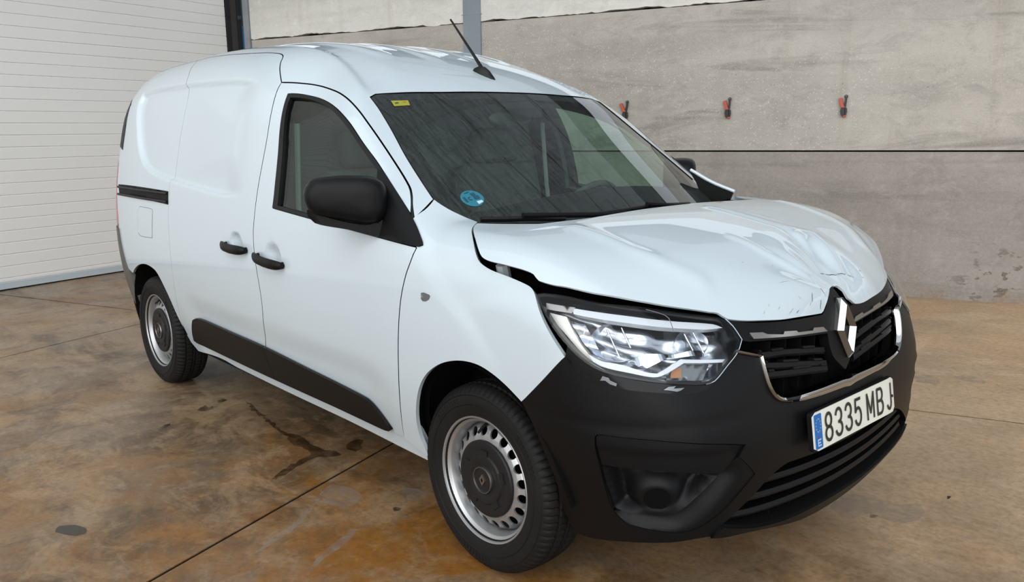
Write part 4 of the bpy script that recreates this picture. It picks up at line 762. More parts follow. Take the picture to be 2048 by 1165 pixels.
# ---- both flanks
for side in (0,1):
    mm=bool(side)
    D=panel('front_door',b('door'),TB,M['paint'],van,h=.018,inset=.0028,holes=[b('windowseal')],disp=d_side,mirror=mm,lipmat=M['void'])  # door edges blackened: gap shade put into the colour
    sl=b('slidetop')+sr[1:]+side3([(-2.2,.27),(-1.8,.275)])+b('door')[32:33]
    dr=b('door'); rearline=dr[17:33]   # top corner ... foot of the shared edge
    S_out=roof_edge[::-1]+rearline[1:]+side3([(-1.9,.275),(-2.25,.265)])+sr[::-1][:-1]
    S_out=[list(p) for p in S_out]
    SD=panel('sliding_door',S_out,TB,M['paint'],van,h=.0092,inset=.0016,disp=d_side,mirror=mm,lipmat=M['void'])  # same blackened edges for the sliding door gap
    # rear quarter
    q=sr[:-1]+side3(AR[2:])+side3([(-3.20,.605),(-3.36,.64),(-3.50,.645)])+[[-3.50,-.72,1.2],[-3.48,-.62,1.6]]+rear_top[::-1][:-1]
    q=[list(p) for p in q]
    qp=panel('rear_quarter_panel',q,TB,M['paint'],van,h=.0092,inset=.0015,disp=d_side,mirror=mm)
    # front wing
    fo=b('door')[0:3]+b('seam')[1:]+b('wsbot')[1:]+b('fendertop')+b('headrear')[1:]+b('bumperseam')[1:]+b('archF')[::-1][1:]+b('doorfront')[::-1][:-1]
    def d_wing(P): return -.004*np.exp(-(((P[:,2]-.90)-.25*(P[:,0]-.0))/.03)**2)*sstep(-.05,.15,P[:,0])
    wg=panel('front_wing',fo,TB,M['paint'],van,h=.016,inset=.0018,disp=d_wing,mirror=mm)
    # sill strip under the doors
    sp=side3([(-2.42,.30),(-1.5,.40),(-.40,.42),(-.345,.36)])+side3([(-.33,.255),(-1.0,.262),(-2.2,.262),(-2.40,.255)])
    panel('sill',sp,TB,M['paint'],van,h=.03,off=-.012,thick=.03,mirror=mm)
    # inner shell, coloured black for the shade seen through the panel gaps
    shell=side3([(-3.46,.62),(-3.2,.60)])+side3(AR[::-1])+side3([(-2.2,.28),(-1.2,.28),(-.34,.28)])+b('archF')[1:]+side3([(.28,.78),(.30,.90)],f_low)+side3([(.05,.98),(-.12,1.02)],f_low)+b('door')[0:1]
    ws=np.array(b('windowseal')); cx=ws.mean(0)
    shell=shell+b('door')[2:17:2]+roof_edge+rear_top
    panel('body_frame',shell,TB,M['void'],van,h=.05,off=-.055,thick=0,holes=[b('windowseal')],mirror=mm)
    # window
    panel('window_seal',b('windowseal'),TB,M['seal'],D,h=.02,off=.003,thick=.03,holes=[b('glassdoor')],mirror=mm)
    panel('window_glass',b('glassdoor'),TB,M['glass'],D,h=.07,hb=.03,off=-.010,thick=0,mirror=mm)
    panel('mirror_mount',b('sail'),TB,M['plastic'],D,h=.02,off=.006,thick=.02,mirror=mm)
    # lower cladding, in two lengths
    cl=b('clad'); xb=-1.408
    A=crs(np.array(cl),.03,25)
    def clip(sgn,lim):
        out=[]
        for k in range(len(A)):
            p,q=A[k-1],A[k]; a,c=sgn*(p[0]-lim),sgn*(q[0]-lim)
            if (a>=0)!=(c>=0): out.append((p+(q-p)*(a/(a-c))).tolist())
            if c>=0: out.append(q.tolist())
        return out
    panel('cladding',clip(1,xb+.0013),TB,M['plastic'],D,h=.03,off=.006,thick=.010,mirror=mm)
    panel('cladding',clip(-1,xb-.0013),TB,M['plastic'],SD,h=.03,off=.006,thick=.010,mirror=mm)
    # door handles: bowed black grips over a dished cup
    for key,par in (('handle1',SD),('handle2',D)):
        hp=np.array(b(key)); x0,x1=hp[:,0].min(),hp[:,0].max(); zc=hp[:,2].mean(); 
        xs=np.linspace(x0+.006,x1-.006,15); t=np.linspace(-1,1,15)
        zs=np.interp(xs,[x0,(x0+x1)/2,x1],[hp[hp[:,0]<x0+.03][:,2].mean(),zc-.002,hp[hp[:,0]>x1-.03][:,2].mean()])
        P=np.array(side3(np.stack([xs,zs],1)))
        mb=MB(); V=[];F=[]
        for i in range(15):
            o=.012+.022*(1-t[i]**4); r=.0165*(1-.40*abs(t[i])**6)
            for k in range(12):
                a=2*math.pi*k/12; V.append((P[i][0],P[i][1]-o-.010*math.cos(a),P[i][2]-.004+r*1.25*math.sin(a)))
        for i in range(14):
            for k in range(12): F.append((i*12+k,i*12+(k+1)%12,(i+1)*12+(k+1)%12,(i+1)*12+k))
        F+=[tuple(range(12)),tuple(range(14*12,15*12))]
        mb.add(V,F)
        for e in (1,13): mb.tube([P[e]+np.array([0,.01,0]),P[e]+np.array([0,-.016,-.004])],.010,10)
        if mm: mb.V=[(v[0],-v[1],v[2]) for v in mb.V]
        mb.build('door_handle',M['plastic'],par,True)
    # rail cover for the sliding door, fuel flap, repeater lamp, tail lamp
    rl=b('rail'); R3=side3([(p[0],p[2]) for p in rl])
    rc=panel('sliding_rail',R3,TB,M['plastic_dk'],qp,h=.03,off=.002,thick=.01,mirror=mm)
    for z in (1.088,1.047):
        P=np.array(side3([(-3.26,z),(-2.8,z+.002),(-2.37,z+.004)])); P[:,1]-=.006
        if mm: P[:,1]*=-1
        MB().tube(crs(P,.1,60,False),.007,6).build('rail_lip',M['plastic'],qp,True)
    if not mm:
        fl=np.array([(p[0],p[2]) for p in B['fuel']])
        tubeline('fuel_flap_gap',side3(np.vstack([fl,fl[:1]])),TB,M['liner'],qp,r=.0009,off=0,h=.01)
        panel('fuel_flap',side3(fl),TB,M['paint'],qp,h=.03,off=.0015,thick=.004,inset=.003)
    rp=side3([(p[0],p[2]) for p in B['repeater']],f_low)
    tag(panel('repeater_lamp',rp,TL,M['lampwhite'],wg,h=.012,off=.007,thick=.01,mirror=mm),'small clear oval side lamp')
    rq=np.array(rp); rc_=rq.mean(0); tag(panel('repeater_lens',(rc_+(rq-rc_)*.7).tolist(),TL,M['lamp_grey'],wg,h=.012,off=.0085,thick=.003,mirror=mm),'bright clear lens')
    tl=side3([(-3.30,.90),(-3.32,1.05),(-3.31,1.22),(-3.36,1.24),(-3.47,1.22),(-3.485,1.0),(-3.47,.82),(-3.33,.80)])
    panel('tail_lamp',tl,TB,M['red_lamp'],van,h=.04,off=.003,thick=.02,mirror=mm)
    panel('rear_glass_edge',side3([(-3.225,1.30),(-3.215,1.44),(-3.235,1.56),(-3.38,1.58),(-3.42,1.30)]),TB,M['seal'],van,h=.04,off=.003,thick=.01,mirror=mm)
    # rear bumper corner
    rb=side3([(-3.17,.565),(-3.215,.615),(-3.25,.68),(-3.275,.76),(-3.29,.84),(-3.44,.85),(-3.50,.70),(-3.505,.45),(-3.49,.30),(-3.40,.235),(-3.10,.235),(-3.135,.32),(-3.155,.43),(-3.16,.52)])
    panel('rear_bumper_corner',rb,TB,simple('grey_bumper_plastic',(.09,.085,.075),.5) if not mm else M['plastic'],van,h=.03,off=.008,thick=.03,mirror=mm)
    # wheel-arch liners
    for nm,cx,cz,r,w in (('front',0.01,.325,.368,.60),('rear',-2.815,.325,.366,.56)):
        mb=MB(); n=30; V=[];F=[]
        for i in range(n+1):
            a=math.radians(2+176*i/n); c,s=math.cos(a),math.sin(a)
            for y in (-.785-(.080 if nm=='front' else .045)*max(0,s)**.5,-w):
                yy=y
                V.append((cx+r*c,yy,cz+r*s))
        for i in range(n): F.append((2*i,2*i+1,2*i+3,2*i+2))
        V.append((cx,-w,cz)); k=len(V)-1
        for i in range(n): F.append((2*i+1,k,2*i+3))
        mb.add(V,F)
        if mm: mb.V=[(v[0],-v[1],v[2]) for v in mb.V]
        mb.build('arch_liner',M['liner'],van,True)
# ---- roof with the windscreen pillars
dg=b('door')[0:18]
near=b('seam')[1:]+[]    # lower corner of the windscreen
pill=b('wsnear')         # up the near edge of the glass
wt=[p for p in b('wsTop')]
top=[p for p in wt if p[1]<-.05]
P_near=b('seam')[::-1][1:]+b('door')[3:18]+b('slidetop')[1:3]+roof_edge[2:]+[p for p in rear_top if p[0]<-2.4]
full=P_near+mir(P_near)[::-1]+b('seam')[-1:]
far_in=mir(pill)+mir(top)[:]
poly=P_near+mir(P_near)[::-1]+mir(b('seam'))[-1:]+mir(pill)[1:]+mir(top)+[[float(np.mean([p[0] for p in wt[-1:]])),0,wt[-1][2]]]+top[::-1]+pill[::-1][:]
poly=[list(map(float,p)) for p in poly]
roof=panel('roof',poly,TB,M['paint'],van,h=.0135,inset=.0026,disp=d_roof,lipmat=M['void'])  # roof edges blackened as painted shade in the gap
# ---- windscreen
botn=b('wsbot')[1:]+[[-.02,-.60,1.08],[.03,-.40,1.08],[.06,-.15,1.075]]
wsp=pill[::-1]+botn+mir(botn)[::-1]+mir(pill)+mir(top)+[[wt[-1][0],0,wt[-1][2]]]+top[::-1]
CAB=Mode('tube',f_cab)
ws=panel('windscreen',wsp,CAB,M['windscreen'],van,h=.03,off=-.003,thick=0,inset=.002)
# black ceramic border printed round the glass
U=crs(CAB.uv(np.array(wsp)),.03,32); U2=inset_poly(U,.050)
c0=U.mean(0)
inner=c0+(U-c0)*np.array([.90,.935])
PU=CAB.P(inner)
lim=-.185-.16*np.abs(PU[:,1])**2
inner[:,0]=np.minimum(inner[:,0],lim)
keep=[0]
for i in range(1,len(inner)):
    if np.linalg.norm(inner[i]-inner[keep[-1]])>.008: keep.append(i)
inner=inner[keep]
Pi=panel('windscreen_border',U,CAB,M['seal'],ws,h=.03,off=-.006,thick=0,holes=[inner],uv=True)
# sensor and mirror pod behind the top of the glass
pod=CAB.P(CAB.uv(np.array([[-.72,.02,1.49]])))[0]
mb=MB(); V=[];F=[]
def ellipsoid(c,r,n=16,m=10,rot=None):
    V=[];F=[]; R=np.eye(3) if rot is None else np.array(rot)
    for j in range(m+1):
        p=math.pi*j/m
        for i in range(n):
            t=2*math.pi*i/n; V.append(np.array(c)+R@np.array([r[0]*math.sin(p)*math.cos(t),r[1]*math.sin(p)*math.sin(t),r[2]*math.cos(p)]))
    for j in range(m):
        for i in range(n): F.append((j*n+i,(j+1)*n+i,(j+1)*n+(i+1)%n,j*n+(i+1)%n))
    return V,F
bk=[[-.80,-.11,0],[-.66,-.105,0],[-.60,-.05,0],[-.585,.0,0],[-.60,.05,0],[-.66,.105,0],[-.80,.11,0]]
bkp=[]
for x,y,_ in bk:
    z=float(T_cab(np.array([x]),np.array([y]))[0]); bkp.append([x,y,z])
panel('sensor_mask',bkp,CAB,M['seal'],ws,h=.02,off=-.0065,thick=0)
MB().add(*ellipsoid((-.74,.0,1.43),(.02,.12,.035))).build('interior_mirror',M['cabin'],van,True)
# ---- bonnet, buckled over the badge
def d_hood(P):
    Q=P[:,:2]; r=np.zeros(len(P))
    c1=np.array(B['crease'])[:,:2]; c4=np.array(B['crease4'])[:,:2]
    def ridge(l,a,w,fx=None):
        d=dseg(Q,l,False); return a*np.exp(-(d/w)**2)
    r+=ridge(c1,.006,.030)
    m=c1*np.array([1,-1]); r+=ridge(m,.006,.030)
    r+=ridge(np.array(B['crease2'])[:,:2],.0045,.014)
    r+=ridge(np.array(B['crease3'])[:,:2],.007,.018)
    r+=ridge(c4,.005,.022)
    # dished panel between the two long feature lines
    # dent just behind the badge
    g=lambda x,y,sx,sy,a: a*np.exp(-((P[:,0]-x)/sx)**2-((P[:,1]-y)/sy)**2)
    r+=g(.655,.03,.040,.07,-.016)+g(.60,.10,.07,.05,-.012)+g(.57,-.03,.09,.045,.010)+g(.60,.22,.10,.05,.008)+g(.52,.14,.06,.04,.008)
    # ripples fanning out
    a=np.arctan2(P[:,1]-.02,.74-P[:,0]); rr=np.hypot(P[:,1]-.02,.74-P[:,0])
    r+=.0045*np.sin(a*9+.6)*np.exp(-((rr-.16)/.11)**2)
    return r
hl=b('hoodleft'); hr=b('hoodright')
far=[p for p in mir(hl)[::-1] if p[1]>.46]
hood_poly=hl+hr+far+[p for p in mir(b('hoodrear'))[1:] ]+[[.115,0,1.115]]+b('hoodrear')[::-1][:-1]
hood=panel('bonnet',hood_poly,HD,M['paint'],van,h=.011,thick=.007,disp=d_hood)
# scuffs left by the knock
def scuff(pts,w,mat,nm='scuff'):
    q=HD.P(HD.uv(np.array(pts))); n=grad(f_hood,q); q=q+n*(d_hood(q)[:,None]+.0006)
    t=np.gradient(q,axis=0); s=np.cross(t,n); s/=np.linalg.norm(s,axis=1)[:,None]
    k=len(q); ww=w*np.sin(np.linspace(.25,math.pi-.25,k))[:,None]
    V=list(q-s*ww)+list(q+s*ww); F=[(i,i+1,k+i+1,k+i) for i in range(k-1)]
    return mesh(nm,V,F,mat,hood,False)
M['scuff']=simple('scuffed_primer',(.12,.115,.11),.8)
M['scuff2']=simple('chafed_grey',(.33,.33,.33),.7)
rs=np.random.default_rng(5)
nicks=[((.672,.060),(.016,.030),.0022,'scuff',1),((.680,.105),(.008,.040),.0016,'scuff',1),((.690,.145),(.006,.022),.0013,'scuff',1),((.715,-.145),(.012,-.020),.0012,'scuff',1),((.722,-.165),(.004,-.012),.0010,'scuff2',0),((.728,-.115),(.014,-.018),.0012,'scuff',1),
 ((.716,-.26),(.003,-.028),.0009,'scuff2',0),((.722,-.235),(.002,-.016),.0009,'scuff',0),((.66,-.21),(.004,.05),.0005,'scuff2',1),((.665,-.14),(.003,.05),.0005,'scuff2',1),((.70,-.30),(.002,-.012),.0008,'scuff2',0),((.69,-.36),(.003,-.010),.0008,'scuff2',0),((.685,-.33),(.004,-.008),.0007,'scuff2',0),((.60,-.17),(.003,-.010),.0008,'scuff2',0),((.565,-.28),(.003,-.012),.0009,'scuff2',0),((.705,-.20),(.006,.004),.0008,'scuff2',0),((.71,-.08),(.016,.002),.0010,'scuff',1),((.66,.03),(.004,.022),.0016,'scuff',1),((.70,.20),(.003,.012),.0009,'scuff2',0),((.68,.22),(.003,.008),.0010,'scuff',0)]
for c,(dx,dy),w,mt,jag in nicks:
    m=7 if jag else 4
    pts=[[c[0]+dx*t+jag*rs.normal()*.0016,c[1]+dy*t+jag*rs.normal()*.0016,.9] for t in np.linspace(-.5,.5,m)]
    scuff(pts,w,M[mt])
# dark engine bay below the open shut line
bay=[[-.14,-.78,1],[.05,-.80,1],[.25,-.80,1],[.42,-.70,1],[.60,-.44,.9],[.68,-.2,.9],[.69,0,.9]]
bay=bay+[[p[0],-p[1],p[2]] for p in bay[::-1][1:]]+[[.02,.5,1],[.05,0,1],[.02,-.5,1]]
bayt=panel('engine_bay',bay,TP,M['void'],van,h=.06,off=-.075,thick=.20)
tag(MB().hexa([(x,y,z) for z in (.82,.835) for x,y in ((.36,-.74),(.62,-.46),(.58,-.42),(.33,-.70))]).build('slam_panel',M['plastic_dk'],bayt),'dark strip of the lamp carrier below the bonnet edge')
MB().tube([(.10,-.80,1.0),(.10,-.79,.955),(.14,-.80,.93)],.02,8).build('hinge',M['paint_in'],bayt,True)
# cowl panel and wipers
cow=[[-.20,-.66,1.09],[-.06,-.62,1.09],[.0,-.40,1.08],[.03,0,1.07]]
cow=cow+[[p[0],-p[1],p[2]] for p in cow[::-1][1:]]+[[.10,.66,1.05],[.16,.4,1.05],[.18,0,1.05],[.16,-.4,1.05],[.10,-.66,1.05],[-.05,-.75,1.06]]
V=[(p[0],p[1],1.072-.05*abs(p[1])**2+(.02 if i<7 else 0)) for i,p in enumerate(cow)]
bm=bmesh.new(); f=bm.faces.new([bm.verts.new(v) for v in V]); bmesh.ops.triangulate(bm,faces=bm.faces); cowl=from_bm('cowl_panel',bm,M['plastic_dk'],van,False)
def wiper(key,piv):
    q=crs(np.array(b(key)),.03,60,False); n=len(q); nn=grad(f_cab,q); bl=q
    w=empty('wiper',parent=van)
    MB().tube(bl,[.0075]*n,8).build('wiper_blade',M['seal'],w,True)
    MB().tube(bl-nn*.009,[.004]*n,6).build('blade_rubber',M['rubber'],w,True)
    arm=[np.array(piv)+np.array([0,0,.02]),(bl[n//2]*.4+np.array(piv)*.6)+nn[n//2]*.015,bl[n//2]+nn[n//2]*.012]
    MB().tube(crs(np.array(arm),.03,60,False),.009,8).build('wiper_arm',M['plastic_dk'],w,True)
    MB().tube([np.array(piv)-np.array([0,0,.03]),np.array(piv)+np.array([0,0,.03])],.018,12).build('wiper_pivot',M['plastic_dk'],w,True)
    return w
wiper('wiper1',(.02,-.02,1.07)); wiper('wiper2',(.0,.60,1.04))
# ---- triangular black filler at the far foot of the windscreen pillar
fp=np.array(B['filler']); n=len(fp); V=list(fp)+list(fp+np.array([-.01,.02,-.005]))
bm=bmesh.new(); vs=[bm.verts.new(v) for v in V]; bm.faces.new(vs[:n]); bm.faces.new(vs[n:][::-1])
for i in range(n): bm.faces.new((vs[i],vs[n+i],vs[n+(i+1)%n],vs[(i+1)%n]))
bmesh.ops.recalc_face_normals(bm,faces=bm.faces); bmesh.ops.triangulate(bm,faces=[f for f in bm.faces if len(f.verts)>4]); from_bm('pillar_filler',bm,M['seal'],van,False)
MB().tube(crs(fp[:5]+np.array([0,.012,.004]),.03,60,False),[.007]*len(crs(fp[:5],.03,60,False)),8).build('pillar_foot',M['paint'],van,True)
# ---- aerial on the roof
an=np.array(B['antenna']); base=an[0]
bx=empty('aerial',parent=van)
dirx=np.array([-1,0,.42]); 
F_=solve(F_body,np.array([[-.88,-.02,1.2]]),np.array([[0,0,1.]]),0,1)[0]
q0=np.array(B['antenna'][2]); q1=np.array(B['antenna'][1])
ax=(q1-q0); ln=np.linalg.norm(ax); ax/=ln
nrm=grad(F_body,np.array([base]))[0]; sd=np.cross(nrm,ax); sd/=np.linalg.norm(sd)
mb=MB(); V=[];Fc=[]
for i,(t,w,hh) in enumerate(((0,.006,.004),(.12,.014,.012),(.35,.020,.026),(.6,.022,.034),(.85,.018,.026),(1,.010,.012))):
    c=q0+ax*ln*t
    for (u,v) in ((-1,0),(-.8,.6),(-.3,1),(.3,1),(.8,.6),(1,0)): V.append(c+sd*w*u+nrm*(hh*v-.002))
for i in range(5):
    for k in range(5): Fc.append((i*6+k,i*6+k+1,(i+1)*6+k+1,(i+1)*6+k))
Fc+=[tuple(range(6)),tuple(range(30,36))]
mb.add(V,Fc); mb.build('aerial_base',M['seal'],bx,True)
# ---- black front bumper
bt=b('bumpertop'); bs=b('bumperseam')
lb=b('lowbot'); lb=[p for p in lb if p[1]<-.12]
archfr=[[.322,-.80,.40],[.305,-.83,.49],[.278,-.85,.57]]
half=[lb[i] for i in range(len(lb)-1,-1,-1)]+archfr+bs[::-1]+bt[1:]
bump_poly=half+mirc(half)[::-1]
lo=b('lowopen'); lo=[p for p in lo if p[1]<-.12]
lo_half=lo[:]                       # plate corner, down the left slope, along the bottom
lo_poly=[[.79,YC,.478]]+lo_half+mirc(lo_half)[::-1]
fog=b('fog')
BP=panel('front_bumper',bump_poly,FR,M['plastic'],van,h=.016,thick=.05,holes=[lo_poly,fog,mirc(fog)],disp=lambda P: -.0025*np.exp(-((P[:,2]-.635+.05*(P[:,1]+.3)**2)/.012)**2)*sstep(.45,.60,np.abs(P[:,1])),lipmat=M['void'])  # bumper edges coloured black, as if in shade
tag(BP,'scuffed matt black plastic bumper')
band=b('fogband'); pocket=b('fogpocket'); fh=FR.uv(np.array(b('foghole')))[0]
pockc=crs(FR.uv(np.array(pocket)),.01)
# scoop round the pocket: outer edge of the recess back to the pocket
fq=[list(p) for p in fog]; iA=6      # (1478,914) on the outline
scoop=fq[iA:16]+[list(pocket[k]) for k in (9,8,7,6,5,4,3,2)]
scc=crs(FR.uv(np.array(fq)),.01)
for mm in (False,True):
    def d_pocket(P):
        Q=FR.uv(P); sp=dseg(Q,pockc); dh=np.hypot(Q[:,0]-fh[0],(Q[:,1]-fh[1])*1.05)
        r=-.014-.050*sstep(0,.022,sp)
        r=r+.042*sstep(.095,.036,dh)*sstep(0,.02,sp)
        return r
    def d_scoop(P):
        Q=FR.uv(P); sp=dseg(Q,pockc); so=dseg(Q,scc)
        return -.003-.026*sstep(.06,.0,sp)*sstep(0,.02,so)
    fr=panel('fog_lamp_recess',pocket,FR,M['plastic'],BP,h=.0065,thick=0,disp=d_pocket,mirror=mm,hb=.008)
    cc=[fh+np.array([.031*math.cos(t),.033*math.sin(t)]) for t in np.linspace(0,2*math.pi,25)[:-1]]
    panel('fog_hole_shade',cc,FR,M['void'],BP,h=.012,off=-.0195,thick=.0,uv=True,mirror=mm)  # black disc put in for the shade inside the fog hole
    panel('fog_scoop',scoop,FR,M['plastic'],BP,h=.010,thick=.02,disp=d_scoop,mirror=mm)
    tag(panel('fog_panel',band,FR,M['plastic'],BP,h=.012,off=-.008,thick=.03,inset=.0025,mirror=mm,disp=lambda P: .005*sstep(.545,.565,P[:,2])),'flat band across the top of the recess')
    panel('recess_back',crs(FR.uv(np.array(fog)),.03),FR,M['void'],BP,h=.04,off=-.075,thick=0,uv=True,mirror=mm)
# lower lip
lipb=[p for p in lb if p[0]>.6][1:]
lip_t=[[p[0],p[1],p[2]+.035] for p in lo_half[4:]]
# ---- lower grille: blades following the bumper
bk=[[p[0],p[1]*1.05,p[2]+(.03 if p[2]>.4 else -.02)] for p in lo_poly]
panel('grille_backing',bk,FR,M['void'],BP,h=.05,off=-.085,thick=0)
def blade(name,pts,mat,par,hgt=.018,dep=.045,off=-.008,slope=.3,h=.03):
    q=crs(np.array(pts,float),h,60,False); P=surfpts(FR,q,off); n=grad(f_low,P); n[:,2]=0; n/=np.linalg.norm(n,axis=1)[:,None]
    V=[];F=[];k=len(P)
    for i in range(k):
        for (d,z) in ((0,-hgt*.30),(.004,0),(0,hgt*.5),(-dep,hgt*.5-slope*dep*.2),(-dep,-hgt*.5)): V.append(P[i]+n[i]*d+UPV*z)
    for i in range(k-1):
        for j in range(5): F.append((i*5+j,i*5+(j+1)%5,(i+1)*5+(j+1)%5,(i+1)*5+j))
    F+=[(0,1,2,3,4),tuple((k-1)*5+j for j in (4,3,2,1,0))]
    return sharp(MB().add(V,F).build(name,mat,par,True),30)
def lo_edge(z):     # half width of the lower opening at height z
    zz=[p[2] for p in lo_half[:5]][::-1]; yy=[-p[1] for p in lo_half[:5]][::-1]
    return float(np.interp(z,zz,yy))
for z in (.315,.362,.408,.452):
    w=lo_edge(z)+.015
    ys=np.linspace(-w,w+2*YC,17)
    zc=z-.012*0
    blade('grille_blade',[[.8,y,zc+ .030*((y-YC)/.55)**2] for y in ys],M['plastic'],BP,hgt=.024,dep=.06,off=-.012)
for y in np.linspace(-.46,.39,9):
    P=surfpts(FR,[[.8,y,.38]],-.075)[0]
    MB().box(P,(.05,.006,.21)).build('grille_rib',M['void'],BP)
# bottom lip, lighter and proud of the opening
lp=[p for p in lo_half[4:]]; lpn=[[p[0],p[1],p[2]-.006] for p in lp]
lbn=[p for p in lb if p[0]>.66]
lip_poly=lpn+mirc(lpn)[::-1]+mirc(lbn)+lbn[::-1]
lipo=panel('bumper_lip',lip_poly,FR,M['plastic'],BP,h=.02,off=.008,thick=.03)
# ---- upper grille
su=b('surround'); sw=b('surroundlow')
sur_near=[p for p in su if p[1]<-.05]
surr=sur_near+[[.714,-.045,.905],[.714,.0,.905]]+mirc(sur_near)[::-1]
low_near=sw
surr=surr+mirc(low_near)+[[.765,YC,.668]]+low_near[::-1]
GR=empty('radiator_grille',parent=van)
panel('grille_surround',surr,FR,M['plastic'],GR,h=.014,off=.000,thick=.03)
bk=[[.70,-.47,.82],[.75,-.44,.70],[.78,-.38,.635],[.78,0,.62]]; bk=bk+mirc(bk[:-1])[::-1]+[[.72,.2,.85],[.72,-.2,.85]]
panel('grille_backing',bk,FR,M['void'],GR,h=.05,off=-.075,thick=0)
sl=b('slats')
for i in range(3):
    q=sl[3*i:3*i+3]
    for mm in (False,True):
        P=[list(p) for p in q]; P[2][1]=-.115
        P=[[P[0][0],P[0][1]-.012*(1-i*.3),P[0][2]+.002]]+P
        if mm: P=mirc(P)[::-1]
        o=blade('grille_slat',P,M['plastic'],GR,hgt=.025,dep=.05,off=-.014)
        # stepped raised lengths along the top edge
        qq=np.array(P)
        t=np.linspace(0,1,60); arc=np.stack([np.interp(t,np.linspace(0,1,len(qq)),qq[:,k]) for k in range(3)],1)
        for (a0,a1) in ((.10,.30),(.46,.64),(.80,.94)):
            a0+=.04*i; a1+=.04*i
            seg=arc[int(a0*59):int(a1*59)+1:3]
            blade('slat_step',[[p[0],p[1],p[2]+.014] for p in seg],M['plastic'],o,hgt=.010,dep=.02,off=-.009,h=.04)
for y in list(np.linspace(-.38,-.15,4))+list(np.linspace(.08,.31,4)):
    P=surfpts(FR,[[.77,y,.73]],-.055)[0]
    MB().box(P,(.05,.005,.17)).build('grille_rib',M['void'],GR)
# bright strips above the slats, with their stepped top edge
for mm in (False,True):
    st=b('strip')
    if mm: st=mirc(st)[::-1]
    tag(panel('grille_strip',st,FR,M['satin'],GR,h=.012,off=.006,thick=.012,corner=15),'satin metal strip with a stepped top edge')
# chrome U round the grille
ch=[p for p in b('chrome')]; ch=[p for p in ch if p[1]<-.04]
C_=crs(np.array(ch+[[.785,YC,.634]]+mirc(ch)[::-1]),.012,50,False)
P=FR.P(FR.uv(C_)); n=grad(f_low,P)
T=np.gradient(P,axis=0); T/=np.linalg.norm(T,axis=1)[:,None]; S_=np.cross(n,T); S_/=np.linalg.norm(S_,axis=1)[:,None]
arcl=np.abs(P[:,1]-YC)
wd=np.interp(arcl,[0,.25,.35,.40,.46,.5],[.016,.013,.0075,.0065,.0065,.0085])
V=[];F=[]; k=len(P)
prof=((-1,-.004),(-.9,.008),(-.2,.013),(.5,.010),(1.0,-.016),(.6,-.02))
for i in range(k):
    for (u,v) in prof: V.append(P[i]+S_[i]*wd[i]*u+n[i]*v)
m=len(prof)
for i in range(k-1):
    for j in range(m): F.append((i*m+j,i*m+(j+1)%m,(i+1)*m+(j+1)%m,(i+1)*m+j))
F+=[tuple(range(m)),tuple((k-1)*m+j for j in range(m))[::-1]]
tag(sharp(MB().add(V,F).build('grille_trim',M['chrome'],GR,True),50),'chrome trim in a U under the grille')
# badge: faceted diamond ring on its dark mount
ec=np.array([.748,-.016,.790]); til=.19
def em(y,z,x): return ec+np.array([x-til*z,y,z])
hw,hh=.052,.088
outer=[(-.007,hh),(.007,hh),(hw,0),(.007,-hh),(-.007,-hh),(-hw,0)]
mid=[(-.004,hh*.80),(.004,hh*.80),(hw*.76,0),(.004,-hh*.80),(-.004,-hh*.80),(-hw*.76,0)]
inn=[(-.001,hh*.64),(.001,hh*.64),(hw*.56,0),(.001,-hh*.64),(-.001,-hh*.64),(-hw*.56,0)]
V=[em(y,z,-.004) for y,z in outer]+[em(y,z,.012) for y,z in outer]+[em(y,z,.027) for y,z in mid]+[em(y,z,.010) for y,z in inn]+[em(y,z,-.004) for y,z in inn]
F=[]
for r in range(4):
    for i in range(6): j=(i+1)%6; F.append((r*6+i,r*6+j,(r+1)*6+j,(r+1)*6+i))
tag(MB().add(V,F).build('badge',M['badge'],GR),'chrome diamond badge')
mt=[(-.014,hh*1.13),(.014,hh*1.13),(.074,.01),(.02,-hh*1.24),(-.02,-hh*1.24),(-.074,.01)]
V=[em(y,z,-.04) for y,z in mt]+[em(y*.97,z*.97,-.016) for y,z in mt]+[em(y*.86,z*.9,-.008) for y,z in mt]
F=[tuple(range(12,18))]
for r in range(2):
    for i in range(6): j=(i+1)%6; F.append((r*6+i,r*6+j,(r+1)*6+j,(r+1)*6+i))
tag(MB().add(V,F).build('badge_mount',M['plastic'],GR),'matt black mount behind the badge')
# ---- number plate
pc=np.array([.8175,YC,.545]); tl=.142
px_=np.array([0,1,0.]); pz_=np.array([-math.sin(tl),0,math.cos(tl)]); pn_=np.array([math.cos(tl),0,math.sin(tl)])
def pl(u,v,d=0): 
    bend=.006*max(0,(u-.20)/.06)**2
    return pc+px_*u+pz_*v+pn_*(d-bend+.004)
PL=empty('number_plate',parent=van); tag(PL,'white registration plate with a blue left band')
def rrect(w,h,r,n=5,u0=0,v0=0): 
    o=[]
    for cx,cy,a in ((w/2-r,h/2-r,0),(-w/2+r,h/2-r,90),(-w/2+r,-h/2+r,180),(w/2-r,-h/2+r,270)):
        for i in range(n): t=math.radians(a+90*i/(n-1)); o.append((u0+cx+r*math.cos(t),v0+cy+r*math.sin(t)))
    return o
def flat(name,poly,d,mat,par,th=.0015):
    n=len(poly); V=[pl(u,v,d) for u,v in poly]+[pl(u,v,d-th) for u,v in poly]
    bm=bmesh.new(); vs=[bm.verts.new(v) for v in V]; f=bm.faces.new(vs[:n]); bm.faces.new(vs[n:][::-1])
    for i in range(n): bm.faces.new((vs[i],vs[n+i],vs[n+(i+1)%n],vs[(i+1)%n]))
    bmesh.ops.recalc_face_normals(bm,faces=bm.faces); bmesh.ops.triangulate(bm,faces=[f for f in bm.faces if len(f.verts)>4])
    return from_bm(name,bm,mat,par,False)
pts=rrect(.52,.11,.010); 
